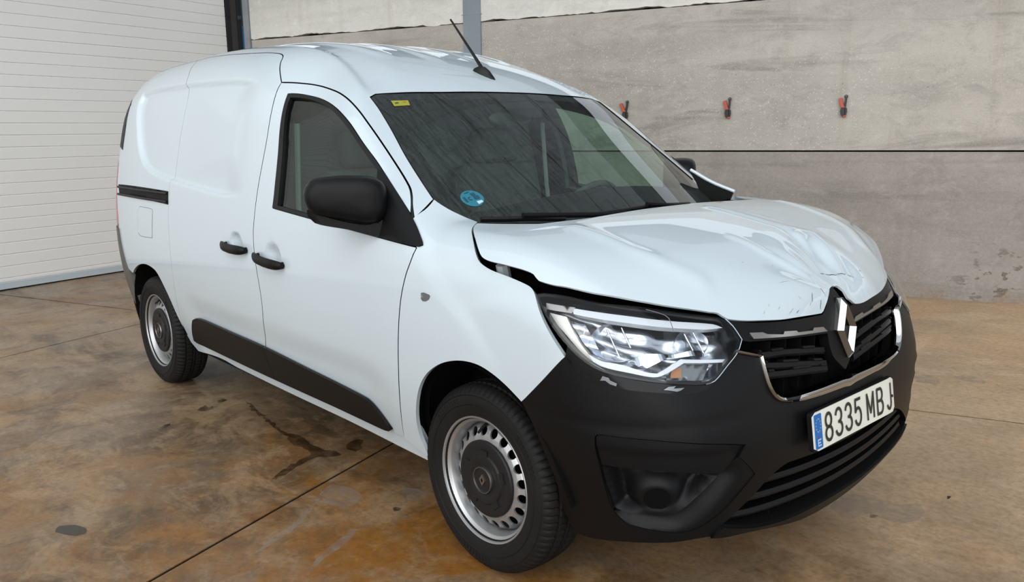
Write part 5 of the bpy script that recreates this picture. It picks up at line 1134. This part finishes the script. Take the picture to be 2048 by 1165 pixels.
# split into strips so that the bent right end can follow
def strip_plate():
    us=list(np.linspace(-.26,.26,27)); V=[];F=[]
    for u in us:
        e=max(0,abs(u)-.25); v=.055-(.01-math.sqrt(max(0,.01**2-e**2))); 
        V+=[pl(u,-v,0),pl(u,v,0),pl(u,v,-.003),pl(u,-v,-.003)]
    for i in range(26):
        for k in range(4): F.append((4*i+k,4*i+(k+1)%4,4*i+4+(k+1)%4,4*i+4+k))
    F+=[(0,1,2,3),(104,105,106,107)]
    return MB().add(V,F)
strip_plate().build('plate_panel',M['white_plate'],PL)
flat('plate_holder',[(u*1.006-.001,v*1.02) for u,v in pts],-.004,M['plastic_dk'],PL,.012)
flat('plate_band',rrect(.040,.098,.004,u0=-.234),.0012,M['plate_blue'],PL,.001)
M['star']=simple('star_yellow',(.55,.50,.10),.5)
for i in range(12):
    t=2*math.pi*i/12; u=-.234+.0125*math.cos(t); v=.017+.019*math.sin(t)
    flat('star',[(u+(.0020 if k%2==0 else .0009)*math.sin(math.pi*k/5),v+(.0024 if k%2==0 else .001)*math.cos(math.pi*k/5)) for k in range(10)],.0016,M['star'],PL,.0004)
def stroke(name,lines,w,mat,par,d=.0022):
    V=[];F=[]
    for ln in lines:
        q=np.array(ln,float); T=np.gradient(q,axis=0)
        for i in range(len(q)-1):
            a,c=q[i],q[i+1]; t=(c-a)/(np.linalg.norm(c-a)+1e-9); s=np.array([-t[1],t[0]])*w/2; e=t*w*.28
            n=len(V)
            for p in (a-e-s,c+e-s,c+e+s,a-e+s): V.append(pl(p[0],p[1],d+i*1e-6))
            F.append((n,n+1,n+2,n+3))
    return mesh(name,V,F,mat,par,False)
def arc(cx,cy,rx,ry,a0,a1,n=14): return [(cx+rx*math.cos(math.radians(a0+(a1-a0)*i/(n-1))),cy+ry*math.sin(math.radians(a0+(a1-a0)*i/(n-1)))) for i in range(n)]
H=.0385; W=.0185        # half height, half width
G={
 '8':[arc(0,.019,W*.88,.0195,-90,270,22),arc(0,-.019,W,.0195,90,450,22)],
 '3':[arc(0,.019,W*.92,.0195,165,-90,16)+arc(0,-.019,W,.0195,90,-165,16)],
 '5':[[(W*.9,H),(-W*.72,H),(-W*.82,.004)]+arc(0,-.013,W,.0255,140,-158,18)],
 'M':[[(-W*1.12,-H),(-W*1.12,H),(0,-H*.55),(W*1.12,H),(W*1.12,-H)]],
 'B':[[(-W*.9,-H),(-W*.9,H),(W*.2,H)]+arc(W*.2,.020,W*.75,.0185,90,-90,10)+[(-W*.9,.0015)],[(-W*.9,.0015),(W*.2,.0015)]+arc(W*.2,-.0185,W*.9,.020,90,-90,10)+[(-W*.9,-H)]],
 'J':[[(W*.75,H),(W*.75,-.015)]+arc(-W*.05,-.017,W*.8,.0215,0,-155,14)],
}
for chx,u in zip('8335MBJ',(-.176,-.117,-.058,.001,.083,.146,.212)):
    stroke('character',[[(u+x,v) for x,v in l] for l in G[chx]],.0092,M['ink'],PL)
stroke('letter_e',[[(-.226,-.040),(-.242,-.040),(-.242,-.0235),(-.226,-.0235)],[(-.242,-.032),(-.229,-.032)]],.0042,M['sticker_white'],PL,.0022)
flat('small_mark',rrect(.006,.005,.001,u0=-.236,v0=-.016),.002,simple('mark_red',(.30,.03,.04),.5),PL,.0005)
flat('plate_screw',[(.238+.0045*math.cos(t),-.004+.0045*math.sin(t)) for t in np.linspace(0,6.28,11)[:-1]],.004,M['ink'],PL,.006)
# ---- headlamps
CASTOFF=dict(drl=-.022,hlblock=-.022,hlside=-.03,hllow=-.022,hlturn=-.03,hlamber=-.026,hlfacet=-.026,hlmid=-.04,hldark=-.05)
def lamp(mm):
    H_=empty('headlamp',parent=van); tag(H_,'cracked clear headlamp with a chrome inside' if not mm else None)
    S=lambda o: o
    ln=b('lens')
    U=crs(FR.uv(np.array(ln)),.015,40)
    panel('lamp_lens',U,FR,M['lens'],H_,h=.02,off=.006,thick=0,uv=True,mirror=mm)
    ui=inset_poly(U,.010)
    c=U.mean(0); ui=c+(U-c)*np.array([.972,.945])
    panel('lamp_bezel',U,FR,M['gloss_black'],H_,h=.02,off=.000,thick=.085,uv=True,holes=[ui],mirror=mm)
    panel('lamp_housing',c+(U-c)*.985,FR,M['lamp_back'],H_,h=.012,off=-.075,thick=0,uv=True,mirror=mm,disp=lambda P:.007*np.sin(P[:,2]*95+P[:,1]*28)+.006*np.sin(P[:,1]*60-P[:,2]*30))
    # panel-like chrome pieces at different depths behind the lens
    def piece(nm,key,mat,off,th=.015,disp=None,lab=None,h=.012,corner=25):
        q_=np.array(b(key)); q_=q_-grad(f_low,q_)*CASTOFF[key]
        o=panel(nm,q_.tolist(),FR,mat,H_,h=h,off=off,thick=th,corner=corner,mirror=mm,disp=disp)
        if lab: tag(o,lab)
        return o
    piece('light_bar','drl',M['lampwhite'],-.020,.02,lab='bright white light bar along the top')
    piece('lamp_block','hlblock',M['satin'],-.020,.02)
    def steps(P): return .004*((np.floor(P[:,2]*70)%2))
    piece('chrome_step','hlside',M['lampcream'],-.026,.02,h=.008)
    ro=np.array(b('hlrung'))
    for k in range(0,len(ro),2):
        q=np.array([ro[k],ro[k+1]]); 
        if mm: q=q*np.array([1,-1,1])
        MB().tube(q,.0013,5).build('step_groove',M['lamp_grey'],H_)
    piece('light_guide','hllow',M['lampwhite'],-.020,.02,lab='pale light guide bent along the bottom')
    piece('turn_lens','hlturn',M['lamp_grey'],-.046,.01,disp=lambda P:.003*np.sin(P[:,1]*700))
    piece('turn_bulb','hlamber',M['amber'],-.034,.006,lab='amber bulb shade')
    piece('facet_panel','hlfacet',M['reflector'],-.040,.02,disp=lambda P:.006*np.sin(P[:,2]*130+P[:,1]*60))
    piece('dark_mask','hldark',M['gloss_black'],-.070,.003)
    piece('shelf','hlmid',M['reflector'],-.045,.02,disp=lambda P:.010*np.sin(P[:,1]*70))
    for key,ry,rz,lab in (('hlbowl1',.080,.054,'large main beam bowl'),('hlbowl2',.058,.042,'small inner beam bowl')):
        p=np.array(b(key)[0]); n=grad(f_low,np.array([p]))[0]; n=n*.55+np.array([.60,0,.22]); n/=np.linalg.norm(n)
        s=np.cross([0,0,1.],n); s/=np.linalg.norm(s); u=np.cross(n,s)
        V=[];F=[]; R=12; K=32
        for i in range(R+1):
            q=i/R
            for k in range(K):
                t=2*math.pi*k/K
                V.append(p+s*ry*q*math.cos(t)+u*rz*q*math.sin(t)+n*(-.070+.062*q*q+.004*math.cos(3*t)*q))
        for i in range(R):
            for k in range(K): F.append((i*K+k,i*K+(k+1)%K,(i+1)*K+(k+1)%K,(i+1)*K+k))
        if mm: V=[(v[0],-v[1],v[2]) for v in V]
        tag(MB().add(V,F).build('reflector_bowl',M['bowl'],H_,True),lab)
        c0=p-n*.045
        V,F=ellipsoid(c0,(.013,.013,.016)); 
        if mm: V=[(v[0],-v[1],v[2]) for v in V]
        MB().add(V,F).build('bulb_cap',M['lamp_grey'],H_,True)
        for dx in (-.25,.30):
            a=p+s*ry*dx+u*rz*.7; e=p+s*ry*(dx+.25)-u*rz*.75
            Q=np.array([a-n*.008,e-n*.008]); 
            if mm: Q[:,1]*=-1
            MB().tube(Q,.0022,6).build('bowl_rib',M['reflector'],H_)
    e=b('lens')[7:14]; e=crs(surfpts(FR,e,.006),.015,40,False)
    if mm: e=e*np.array([1,-1,1])
    MB().tube(e,.0016,5).build('lens_edge',M['reflector'],H_,True)
    sk=panel('lamp_skirt',b('skirt'),FR,M['gloss_black'],H_,h=.015,off=.001,thick=.05,mirror=mm)
    if not mm:
        q=crs(np.array(b('hlcrack')),.01,30,False)
        tag(MB().tube(q,.0011,5).build('lens_crack',M['lamp_grey'],H_,True),'crack across the lens')
        for k in ('shard1','shard2'): tag(panel('lens_shard',b(k),FR,M['lamp_grey'],sk,h=.012,off=.006,thick=.003,corner=10),'loose shard of the broken lamp edge')
lamp(False); lamp(True)
# ---- wheels
def disc_with_holes(prof,r0,r1,nh,rh,rc):
    pts=[];E=[]
    def loop(P): 
        n=len(pts); pts.extend(P); m=len(P); E.extend([(n+i,n+(i+1)%m) for i in range(m)])
    ring=lambda r,n,cx=0,cy=0: [(cx+r*math.cos(2*math.pi*i/n),cy+r*math.sin(2*math.pi*i/n)) for i in range(n)]
    loop(ring(r0,60)); loop(ring(r1,72)); hs=[]
    for k in range(nh):
        a=2*math.pi*(k+.5)/nh; hs.append((rc*math.cos(a),rc*math.sin(a))); loop(ring(rh,14,*hs[-1]))
    r=delaunay_2d_cdt([Vector(p) for p in pts],E,[],0,1e-7)
    U=np.array([tuple(v) for v in r[0]]); T=np.array(r[2]); c=U[T].mean(1); rr=np.hypot(*c.T)
    k=(rr>r0*.998)&(rr<r1)
    for h in hs: k&=np.hypot(c[:,0]-h[0],c[:,1]-h[1])>rh*.97
    T=T[k]; R=np.hypot(*U.T); h=np.interp(R,[p[0] for p in prof],[p[1] for p in prof])
    V=[(u[0],hh,u[1]) for u,hh in zip(U,h)]
    n=len(V); V+=[(v[0],v[1]+.006,v[2]) for v in V]
    F=[tuple(t) for t in T]+[tuple(t+n)[::-1] for t in T]
    for i,j in E:
        F.append((i,j,j+n,i+n))
    return V,F
TRAD=.3075
def make_wheel(cx,cy,far=False):
    w=empty('wheel',(cx,cy,.303),van)
    # tyre: bulged walls, four ribs, notched shoulders
    prof=[(.190,-.060),(.197,-.076),(.205,-.081),(.218,-.086),(.235,-.0905),(.252,-.0925),(.268,-.0915),(.281,-.087),(.2905,-.081),(.297,-.074),(.302,-.064),
          (.3045,-.050),(.2985,-.047),(.2985,-.040),(.306,-.037),(.3072,-.014),(.3005,-.011),(.3005,-.004),(.3075,-.001)]
    prof=prof+[(r,-h) for r,h in prof[::-1][1:]]
    n=312; m=len(prof); V=[];F=[]
    for k in range(n):
        t=2*math.pi*k/n
        for i,(r,h) in enumerate(prof):
            rr=r
            if (k%4==0) and 8<=min(i,m-1-i)<=11: rr-= .0055
            if (k%4==2) and min(i,m-1-i) in (14,15) : rr-=.005
            if min(i,m-1-i)==4: rr+=.0
            V.append([rr*math.cos(t),h,rr*math.sin(t)])
    for v in V: v[2]=max(v[2],-.3025)
    for k in range(n):
        q=(k+1)%n
        for i in range(m-1): F.append((k*m+i,q*m+i,q*m+i+1,k*m+i+1))
    ty=sharp(MB().add(V,F).build('tyre',M['rubber'],w,True),22)
    for rr,hh in ((.243,-.0922),(.274,-.0902)):
        MB().lathe([(rr-.0015,hh+.001),(rr,hh-.0016),(rr+.0015,hh+.001)],90).build('tyre_ring',M['rubber'],ty,True)
    # raised size and maker blocks on the wall, too small to read
    for a0 in (115,20,250):
        mb=MB()
        for i in range(9):
            t=math.radians(a0+i*3.4); u=np.array([-math.sin(t),0,math.cos(t)]); rd=np.array([math.cos(t),0,math.sin(t)])
            mb.box(rd*.258+np.array([0,-.0926,0]),(.009,.002,.016),(u,np.array([0,1.,0]),rd))
        mb.build('wall_lettering',M['rubber'],ty)
    rim=MB().lathe([(.197,-.070),(.2045,-.0735),(.2065,-.079),(.204,-.083),(.1995,-.0815),(.1965,-.073),(.1925,-.067),(.1875,-.065),(.1845,-.061),(.1830,-.052),(.1795,-.046),(.1785,-.020),(.178,.05),(.18,.08)],96).build('rim',M['steel'],w,True)
    dp=[(.09,-.064),(.118,-.066),(.130,-.064),(.169,-.043),(.1745,-.032),(.1785,-.016)]
    V,F=disc_with_holes(dp,.095,.1785,20,.0152,.1525)
    sharp(MB().add(V,F).build('rim_disc',M['steel'],rim,True),30)
    V=[];F=[]
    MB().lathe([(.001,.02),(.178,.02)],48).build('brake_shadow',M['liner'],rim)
    hp=[(r_,h_-.029) for r_,h_ in [(.1245,-.028),(.1245,-.039),(.121,-.043),(.108,-.045),(.102,-.044),(.082,-.044),(.078,-.049),(.058,-.050),(.054,-.048),(.046,-.048),(.043,-.053),(.037,-.0545),(.0355,-.053),(.001,-.053)]]
    hc=MB().lathe(hp,72).build('hub_cap',M['hub'],w,True)
    for k in range(5):
        mb=MB(); t=math.radians(18+72*k); rd=np.array([math.cos(t),0,math.sin(t)]); tg=np.array([-math.sin(t),0,math.cos(t)])
        mb.box(rd*.082+np.array([0,-.0745,0]),(.034,.005,.030),(tg,np.array([0,1.,0]),rd))
        mb.build('cap_lug',M['hub'],hc)
    MB().lathe([(.0395,-.0815),(.0405,-.0850),(.0425,-.0850),(.0435,-.0815)],48).build('cap_ring',M['satin'],hc,True)
    o=[(0,.019),(.0135,0),(0,-.019),(-.0135,0)]; i_=[(0,.009),(.006,0),(0,-.009),(-.006,0)]
    V=[(y,-.0850,z) for y,z in o]+[(y,-.0850,z) for y,z in i_]+[(y,-.080,z) for y,z in o]
    F=[(k,(k+1)%4,4+(k+1)%4,4+k) for k in range(4)]+[(k,8+k,8+(k+1)%4,(k+1)%4) for k in range(4)]
    MB().add(V,F).build('cap_badge',M['satin'],hc)
    t=math.radians(97)
    MB().tube([(.174*math.cos(t),-.040,.174*math.sin(t)),(.164*math.cos(t),-.062,.164*math.sin(t)),(.152*math.cos(t),-.080,.152*math.sin(t))],[.005,.005,.004],8).build('valve',M['rubber'],rim,True)
    return w
wf=make_wheel(0,-.726)
def copy_part(o,par):
    c=o.copy(); COL.objects.link(c); c.parent=par
    for k in [k for k in o.children]: copy_part(k,c)
    return c
def copy_wheel(cx,cy,rz,spin):
    w=wf.copy(); COL.objects.link(w); w.location=(cx,cy,.303); w.rotation_euler=(0,0,rz)
    for ch in list(wf.children): copy_part(ch,w)
    return w
copy_wheel(-2.812,-.729,0,0); copy_wheel(0,.726,math.pi,0); copy_wheel(-2.812,.729,math.pi,0)
# ---- door mirrors
def door_mirror(mm):
    m_=empty('side_mirror',parent=van); tag(m_,'black door mirror on the near side' if not mm else 'black door mirror on the far side')
    U_=np.array([-.54,-.84,0]); U_/=np.linalg.norm(U_); n_=np.array([.80,-.60,0]); n_/=np.linalg.norm(n_)
    o=np.array(b('mirror')); o=o-(np.array([.05,0,0]) if mm else 0); O=crs(o,.02,60); c=O.mean(0)
    n=len(O); V=[];F=[]
    rings=[(.55,.050),(.78,.044),(.90,.034),(.97,.018),(1.0,.0),(1.0,-.02),(.985,-.05),(.95,-.085),(.90,-.10)]
    V.append(c+n_*.052)
    for s,d in rings:
        for p in O: V.append(c+(p-c)*s+n_*d)
    for i in range(n): F.append((0,1+i,1+(i+1)%n))
    for r in range(len(rings)-1):
        for i in range(n): F.append((1+r*n+i,1+(r+1)*n+i,1+(r+1)*n+(i+1)%n,1+r*n+(i+1)%n))
    F.append(tuple(1+(len(rings)-1)*n+i for i in range(n)))
    mb=MB().add(V,F)
    if mm: mb.V=[(v[0],-v[1],v[2]) for v in mb.V]
    sharp(mb.build('mirror_housing',M['plastic'],m_,True),45)
    L_=np.array(b('mirrorlow'))-(np.array([.05,0,0]) if mm else 0); L_=crs(L_,.02,40); n=len(L_); cl=L_.mean(0)
    V=[cl+(p-cl)*.9+n_*.02 for p in L_]+[p+n_*.008 for p in L_]+[p-n_*.06 for p in L_]+[cl+(p-cl)*.9-n_*.07 for p in L_]
    F=[tuple(range(n)),tuple(range(3*n,4*n))[::-1]]
    for r in range(3):
        for i in range(n): F.append((r*n+i,(r+1)*n+i,(r+1)*n+(i+1)%n,r*n+(i+1)%n))
    mb=MB().add(V,F)
    if mm: mb.V=[(v[0],-v[1],v[2]) for v in mb.V]
    sharp(mb.build('mirror_arm',M['plastic'],m_,True),40)
    V=[c+(p-c)*.86-n_*.1015 for p in O]; n=len(O)
    mb=MB().add(V,[tuple(range(n))])
    if mm: mb.V=[(v[0],-v[1],v[2]) for v in mb.V]
    mb.build('mirror_glass',M['chrome'],m_)
door_mirror(False); door_mirror(True)
# ---- cabin
dash=MB()
dp=[(-.06,1.045),(-.20,1.055),(-.40,1.03),(-.50,.97),(-.50,.80),(-.40,.55),(-.10,.5)]
n=len(dp); ys=np.linspace(-.70,.70,15); V=[]
for y in ys:
    for x,z in dp:
        hump=.055*math.exp(-((y-.36)/.17)**4) if -.55<x<-.3 and z>.9 else 0
        V.append((x-.10*abs(y)**2,y*(.80 if z<.9 else 1),z+hump))
F=[]
for i in range(14):
    for k in range(n): F.append((i*n+k,i*n+(k+1)%n,(i+1)*n+(k+1)%n,(i+1)*n+k))
F+=[tuple(range(n)),tuple(range(14*n,15*n))[::-1]]
dash.add(V,F).build('dashboard',M['cabin'],van,True)
st=empty('steering_wheel',parent=van)
sc=np.array([-.66,.37,.99]); ax=np.array([.86,0,-.50]); ax/=np.linalg.norm(ax); su_=np.array([0,1.,0]); sv=np.cross(ax,su_)
q=[sc+.185*(su_*math.cos(t)+sv*math.sin(t)) for t in np.linspace(0,2*math.pi,49)]
MB().tube(q,.015,10,False).build('steering_rim',M['cabin'],st,True)
V,F=ellipsoid(sc,(.03,.07,.06)); MB().add(V,F).build('steering_boss',M['cabin'],st,True)
for t in (0,math.pi,-math.pi/2):
    MB().tube([sc,sc+.18*(su_*math.cos(t)+sv*math.sin(t))],.015,8).build('steering_spoke',M['cabin'],st,True)
def seat(y):
    s=empty('seat',parent=van)
    def cush(nm,c,d,rx):
        bm=bmesh.new(); bmesh.ops.create_cube(bm,size=1); 
        for v in bm.verts: v.co=Vector((v.co.x*d[0],v.co.y*d[1],v.co.z*d[2]))
        bmesh.ops.bevel(bm,geom=bm.edges[:],offset=.045,segments=3,profile=.6,affect='EDGES')
        bmesh.ops.transform(bm,matrix=Matrix.Translation(c)@Matrix.Rotation(rx,4,'Y'),verts=bm.verts)
        from_bm(nm,bm,M['seat'],s,True)
    cush('seat_base',(-.95,y,.60),(.50,.50,.16),math.radians(-6))
    cush('seat_back',(-1.20,y,.92),(.14,.48,.62),math.radians(-14))
    cush('headrest',(-1.275,y,1.31),(.10,.26,.17),math.radians(-10))
    return s
seat(.37); seat(-.37)
bh=[(-.80,.35),(.80,.35),(.84,.9),(.80,1.1),(.70,1.5),(.5,1.66),(-.5,1.66),(-.70,1.5),(-.80,1.1),(-.84,.9)]
V=[(-1.40,y,z) for y,z in bh]+[(-1.42,y,z) for y,z in bh]; n=len(bh)
MB().add(V,[tuple(range(n)),tuple(range(n,2*n))[::-1]]+[(i,(i+1)%n,n+(i+1)%n,n+i) for i in range(n)]).build('bulkhead',M['bulkhead'],van)
hl_=[[-.84,-.50,1.5],[-1.1,-.56,1.6],[-1.38,-.60,1.65]]
hlp=hl_+mir(hl_)[::-1]+[[-.80,0,1.53]]
panel('headlining',hlp,TB,M['cabin_lt'],van,h=.06,off=-.05,thick=0)
# pillar trims inside the cab
for s in (-1,1):
    for q_ in ([[-1.36,-.80,.9],[-1.30,-.80,.9],[-1.30,-.70,1.5],[-1.36,-.68,1.54]],):
        panel('pillar_trim',q_,TB,M['cabin_lt'],van,h=.06,off=-.045,thick=.01,mirror=s==1)
    q=[(-1.27,s*.70,1.42),(-1.26,s*.72,1.1),(-1.22,s*.74,.75)]
    MB().tube(q,[.012]*3,6).build('seat_belt',M['cabin_lt'],van)
# ---- underside, rear
MB().hexa([(x,y,z) for z in (.235,.34) for x,y in ((-3.35,-.52),(.30,-.52),(.30,.52),(-3.35,.52))]).build('underbody',M['liner'],van)
MB().hexa([(x,y,z) for z in (.26,.34) for x,y in ((-2.35,-.76),(-.40,-.76),(-.40,.76),(-2.35,.76))]).build('floor_pan',M['liner'],van)
MB().hexa([(x,y,z) for z in (.255,.31) for x,y in ((.30,-.58),(.58,-.40),(.58,.40),(.30,.58))]).build('engine_guard',M['liner'],van)
rd=[[-3.5,y,z] for y,z in ((-.66,.40),(.66,.40),(.72,.9),(.70,1.2),(.56,1.58),(-.56,1.58),(-.70,1.2),(-.72,.9))]
rdr=panel('rear_door',rd,RR,M['paint'],van,h=.05,thick=.02)
panel('rear_window',[[-3.5,y,z] for y,z in ((-.56,1.1),(-.06,1.1),(-.06,1.48),(-.48,1.48))],RR,M['seal'],rdr,h=.05,off=.006,thick=.01)
panel('rear_window',[[-3.5,y,z] for y,z in ((.56,1.1),(.06,1.1),(.06,1.48),(.48,1.48))],RR,M['seal'],rdr,h=.05,off=.006,thick=.01)
panel('rear_bumper',[[-3.5,y,z] for y,z in ((-.70,.26),(.70,.26),(.72,.60),(-.72,.60))],RR,M['plastic'],van,h=.05,off=.03,thick=.06)
# dark rear window edge on the flank side
q=side3([(-3.40,1.28),(-3.36,1.50),(-3.44,1.58),(-3.48,1.30)]); 
# ---- aerial mast
MB().tube([(-.893,-.02,1.640),(-.95,-.02,1.702),(-1.103,-.02,1.863)],[.0085,.0065,.0042],10).build('aerial_mast',M['seal'],bx,True)
# ---- stickers inside the windscreen
sp_=np.array(b('sticker'))[0]; 
def cabpt(q,off): P=CAB.P(CAB.uv(np.array(q,float))); return P+grad(f_cab,P)*off
n0=grad(f_cab,np.array([sp_]))[0]; ey=np.cross(n0,[0,0,1.]); ey=np.array([0,1.,0])-n0*n0[1]; ey/=np.linalg.norm(ey); ez=np.cross(n0,ey); 
if ez[2]<0: ez=-ez
def spatch(nm,poly,off,mat,par,h=.02):
    q=[sp_+ey*u+ez*v for u,v in poly]
    return panel(nm,cabpt(q,0).tolist(),CAB,mat,par,h=h,off=off,thick=0)
SR=.041
stk=spatch('round_sticker',[(SR*math.cos(t),SR*math.sin(t)) for t in np.linspace(0,2*math.pi,33)[:-1]],-.0008,M['teal'],ws)
tag(stk,'round blue-green environmental sticker')
for poly in ([(-.030,-.012),(-.022,-.012),(-.022,.014),(-.030,.014)],[(.004,.010),(.020,.010),(.020,.024),(.004,.024)],[(.006,-.010),(.026,-.010),(.026,.007),(.006,.007)],[(-.014,.028),(.006,.030),(.006,.034),(-.014,.032)]):
    o=spatch('sticker_mark',poly,.0006,M['teal_dk'],ws)
spatch('sticker_mark',[(.004,-.036),(.026,-.030),(.026,-.020),(.004,-.020)],.0008,M['sticker_white'],ws)
a=arc(-.008,.0,.0075,.0095,50,310,14)
poly=[(x,y) for x,y in a]+[(-.008+(x+.008)*.55,y*.55) for x,y in a[::-1]]
spatch('letter_c',poly,.0008,M['teal_dk'],ws,h=.01)
tg=b('tag'); tagp=panel('small_sticker',cabpt(tg,0).tolist(),CAB,M['yellow'],ws,h=.02,off=-.0008,thick=0); tag(tagp,'small yellow inspection sticker')
tc_=np.mean(np.array(tg),0)
for (dx,dy,w_,h_) in ((-.004,-.016,.016,.006),(-.002,.020,.012,.006)):
    q=[tc_+np.array([dx+a_,dy+c_,0]) for a_,c_ in ((-h_/2,-w_/2),(h_/2,-w_/2),(h_/2,w_/2),(-h_/2,w_/2))]
    panel('sticker_mark',cabpt(q,0).tolist(),CAB,M['teal_dk'] if dy<0 else simple('mark_orange',(.4,.2,.02),.5),ws,h=.02,off=.0006,thick=0)
# ------------------------------------------------------------ spring clamps hung on the wall
M['clamp_red']=simple('clamp_orange_red',(.52,.075,.03),.4)
M['clamp_black']=simple('clamp_black',(.012,.012,.013),.4)
def wp(a,z,d): return W0+WD*a+UPV*z+WN*(d+.006)
def clamp(a,z,lean,label):
    root=empty('spring_clamp',tuple(wp(a,z,0)))
    tag(root,label,'clamp','spring clamps hung on the concrete wall')
    R=lambda u,v,d: (WD*u+UPV*v+WN*d)
    def bar(name,pts,w,mat,d0,d1):
        V=[];F=[];n=len(pts); pts=[np.array(p,float) for p in pts]
        for i in range(n):
            t=pts[min(i+1,n-1)]-pts[max(i-1,0)]; t/=np.linalg.norm(t); s=np.array([-t[1],t[0]])*w[i]/2
            for q,d in ((pts[i]-s,d0),(pts[i]+s,d0),(pts[i]+s,d1),(pts[i]-s,d1)): V.append(R(q[0],q[1],d))
        for i in range(n-1):
            for k in range(4): F.append((4*i+k,4*i+(k+1)%4,4*i+4+(k+1)%4,4*i+4+k))
        F+=[(0,1,2,3),tuple(4*(n-1)+k for k in (3,2,1,0))]
        o=MB().add(V,F).build(name,mat,root); m=o.modifiers.new('b','BEVEL'); m.width=.0025; m.segments=2
        return o
    l=lean
    bar('handle_grip',[(-.026-l,.150),(-.020-l*.6,.115),(-.012-l*.2,.088),(-.003,.066)],[.024,.026,.026,.028],M['clamp_red'],.008,.030)
    bar('handle_arm',[(.012+l*.4,.160),(.012+l*.3,.13),(.008,.09),(-.004,.06),(-.006,.02)],[.018,.014,.018,.026,.028],M['clamp_black'],.004,.024)
    bar('jaw',[(-.004,.072),(-.008,.045),(-.004,.015),(.004,.008)],[.030,.034,.028,.020],M['clamp_black'],.010,.036)
    bar('jaw',[(.016,.070),(.018,.04),(.014,.012)],[.014,.016,.012],M['clamp_black'],.006,.026)
    bar('jaw_pad',[(-.012,.005),(.004,.003),(.020,.008)],[.014,.014,.012],M['clamp_red'],.004,.034)
    t=[R(.012+l*.4+.011*math.cos(k),.162+.011*math.sin(k),.014) for k in np.linspace(0,2*math.pi,15)]
    MB().tube(t,.0035,6,False).build('hanging_eye',M['clamp_black'],root,True)
    MB().tube([R(.002,.068,.004),R(.002,.068,.040)],.008,10).build('pivot_pin',M['clamp_black'],root,True)
    MB().tube([R(.012+l*.4,.168,-.02),R(.012+l*.4,.168,.026)],.003,6).build('nail',M['steel_rust'],root)
clamp(-2.862,1.468,.016,'orange and black spring clamp on the wall, half hidden by the windscreen pillar')
clamp(-1.926,1.468,.002,'orange and black spring clamp hung on the wall between the two others')
clamp(-.985,1.464,.004,'rightmost orange and black spring clamp on the bare concrete wall')
# ------------------------------------------------------------ wet and pale marks on the slabs: thin films that lie on the floor
def film(name,pts,mat,label,cat,group=None,z=.0008,rag=.012,seed=1):
    r=np.random.default_rng(seed)
    q=crs(np.array(pts)[:,:2],.025,70); q=q+r.normal(0,rag*.25,q.shape)
    bm=bmesh.new(); f=bm.faces.new([bm.verts.new((x,y,z)) for x,y in q]); bmesh.ops.triangulate(bm,faces=bm.faces)
    bmesh.ops.recalc_face_normals(bm,faces=bm.faces)
    o=from_bm(name,bm,mat,None,False); tag(o,label,cat,group); return o
def filmmat(name,col,alpha,rough,sc=14,lo=.35,hi=.62):
    m,nt,p=newmat(name); p.inputs['Base Color'].default_value=(*col,1); p.inputs['Roughness'].default_value=rough
    tr=N(nt,'ShaderNodeBsdfTransparent'); mx=N(nt,'ShaderNodeMixShader'); tc=N(nt,'ShaderNodeTexCoord'); no=N(nt,'ShaderNodeTexNoise'); no.inputs['Scale'].default_value=sc; no.inputs['Detail'].default_value=6
    L(nt,tc.outputs['Object'],no.inputs[0]); rm=N(nt,'ShaderNodeMapRange'); rm.inputs[1].default_value=lo; rm.inputs[2].default_value=hi; rm.inputs[3].default_value=alpha*.35; rm.inputs[4].default_value=alpha; L(nt,no.outputs['Fac'],rm.inputs[0])
    L(nt,rm.outputs[0],mx.inputs[0]); L(nt,tr.outputs[0],mx.inputs[1]); L(nt,p.outputs[0],mx.inputs[2]); L(nt,mx.outputs[0],nt.nodes['Material Output'].inputs[0]); return m
M['wet']=filmmat('wet_oil_film',(.040,.022,.010),.66,.16)
M['wetgrey']=filmmat('wet_grey_film',(.045,.034,.026),.88,.25,lo=.2,hi=.4)
M['pale']=filmmat('dried_pale_film',(.36,.32,.28),.36,.5,20,.40,.65)
film('oil_puddle',B['puddle1'],M['wetgrey'],'small dark oval puddle on the open floor at lower left','puddle')
film('oil_trail',B['trail'],M['wet'],'long brown wet trail bent like a hook beside the sill','puddle',rag=.02)
film('oil_spot',B['spot2'],M['wet'],'dark wet blot under the sill close to the front wheel','puddle')
film('oil_spot',B['spot3'],M['wet'],'ragged dark drip beside the start of the wet trail','puddle')
film('oil_spot',B['spot4'],M['wet'],'small dark drip nearest to the rear wheel','puddle')
film('oil_spot',B['spot5'],M['wet'],'thin slanting dark drip on the floor behind the others','puddle')
film('oil_spot',B['spot8'],M['wet'],'brown drop on the pale smear left of the front wheel','puddle')
film('oil_spot',B['spot6'],M['wet'],'round drop inside the pale dried patch ahead of the bumper','puddle')
film('oil_spot',B['spot7'],simple('grit_black',(.02,.018,.016),.8),'tiny black speck alone on the right of the floor','speck')
film('pale_stain',B['pale1'],M['pale'],'round pale grey dried patch beyond the long saw cut','stain',z=.0006)
film('pale_stain',B['pale2'],M['pale'],'pale dried patch on the floor ahead of the bumper','stain',z=.0006)
film('pale_stain',B['ring'],M['pale'],'pale scuff mark beside the front tyre','stain',z=.0006)
film('pale_stain',B['white1'],M['pale'],'long pale smear along the saw cut','stain',z=.0006)
film('pale_stain',B['white2'],M['pale'],'pale slanting smear at the bottom edge','stain',z=.0006)
film('pale_stain',B['streak1'],M['pale'],'pale tyre streak beside the bumper corner','stain',z=.0006)
film('pale_stain',B['streak2'],M['pale'],'pale swept streak farther right on the floor','stain',z=.0006)
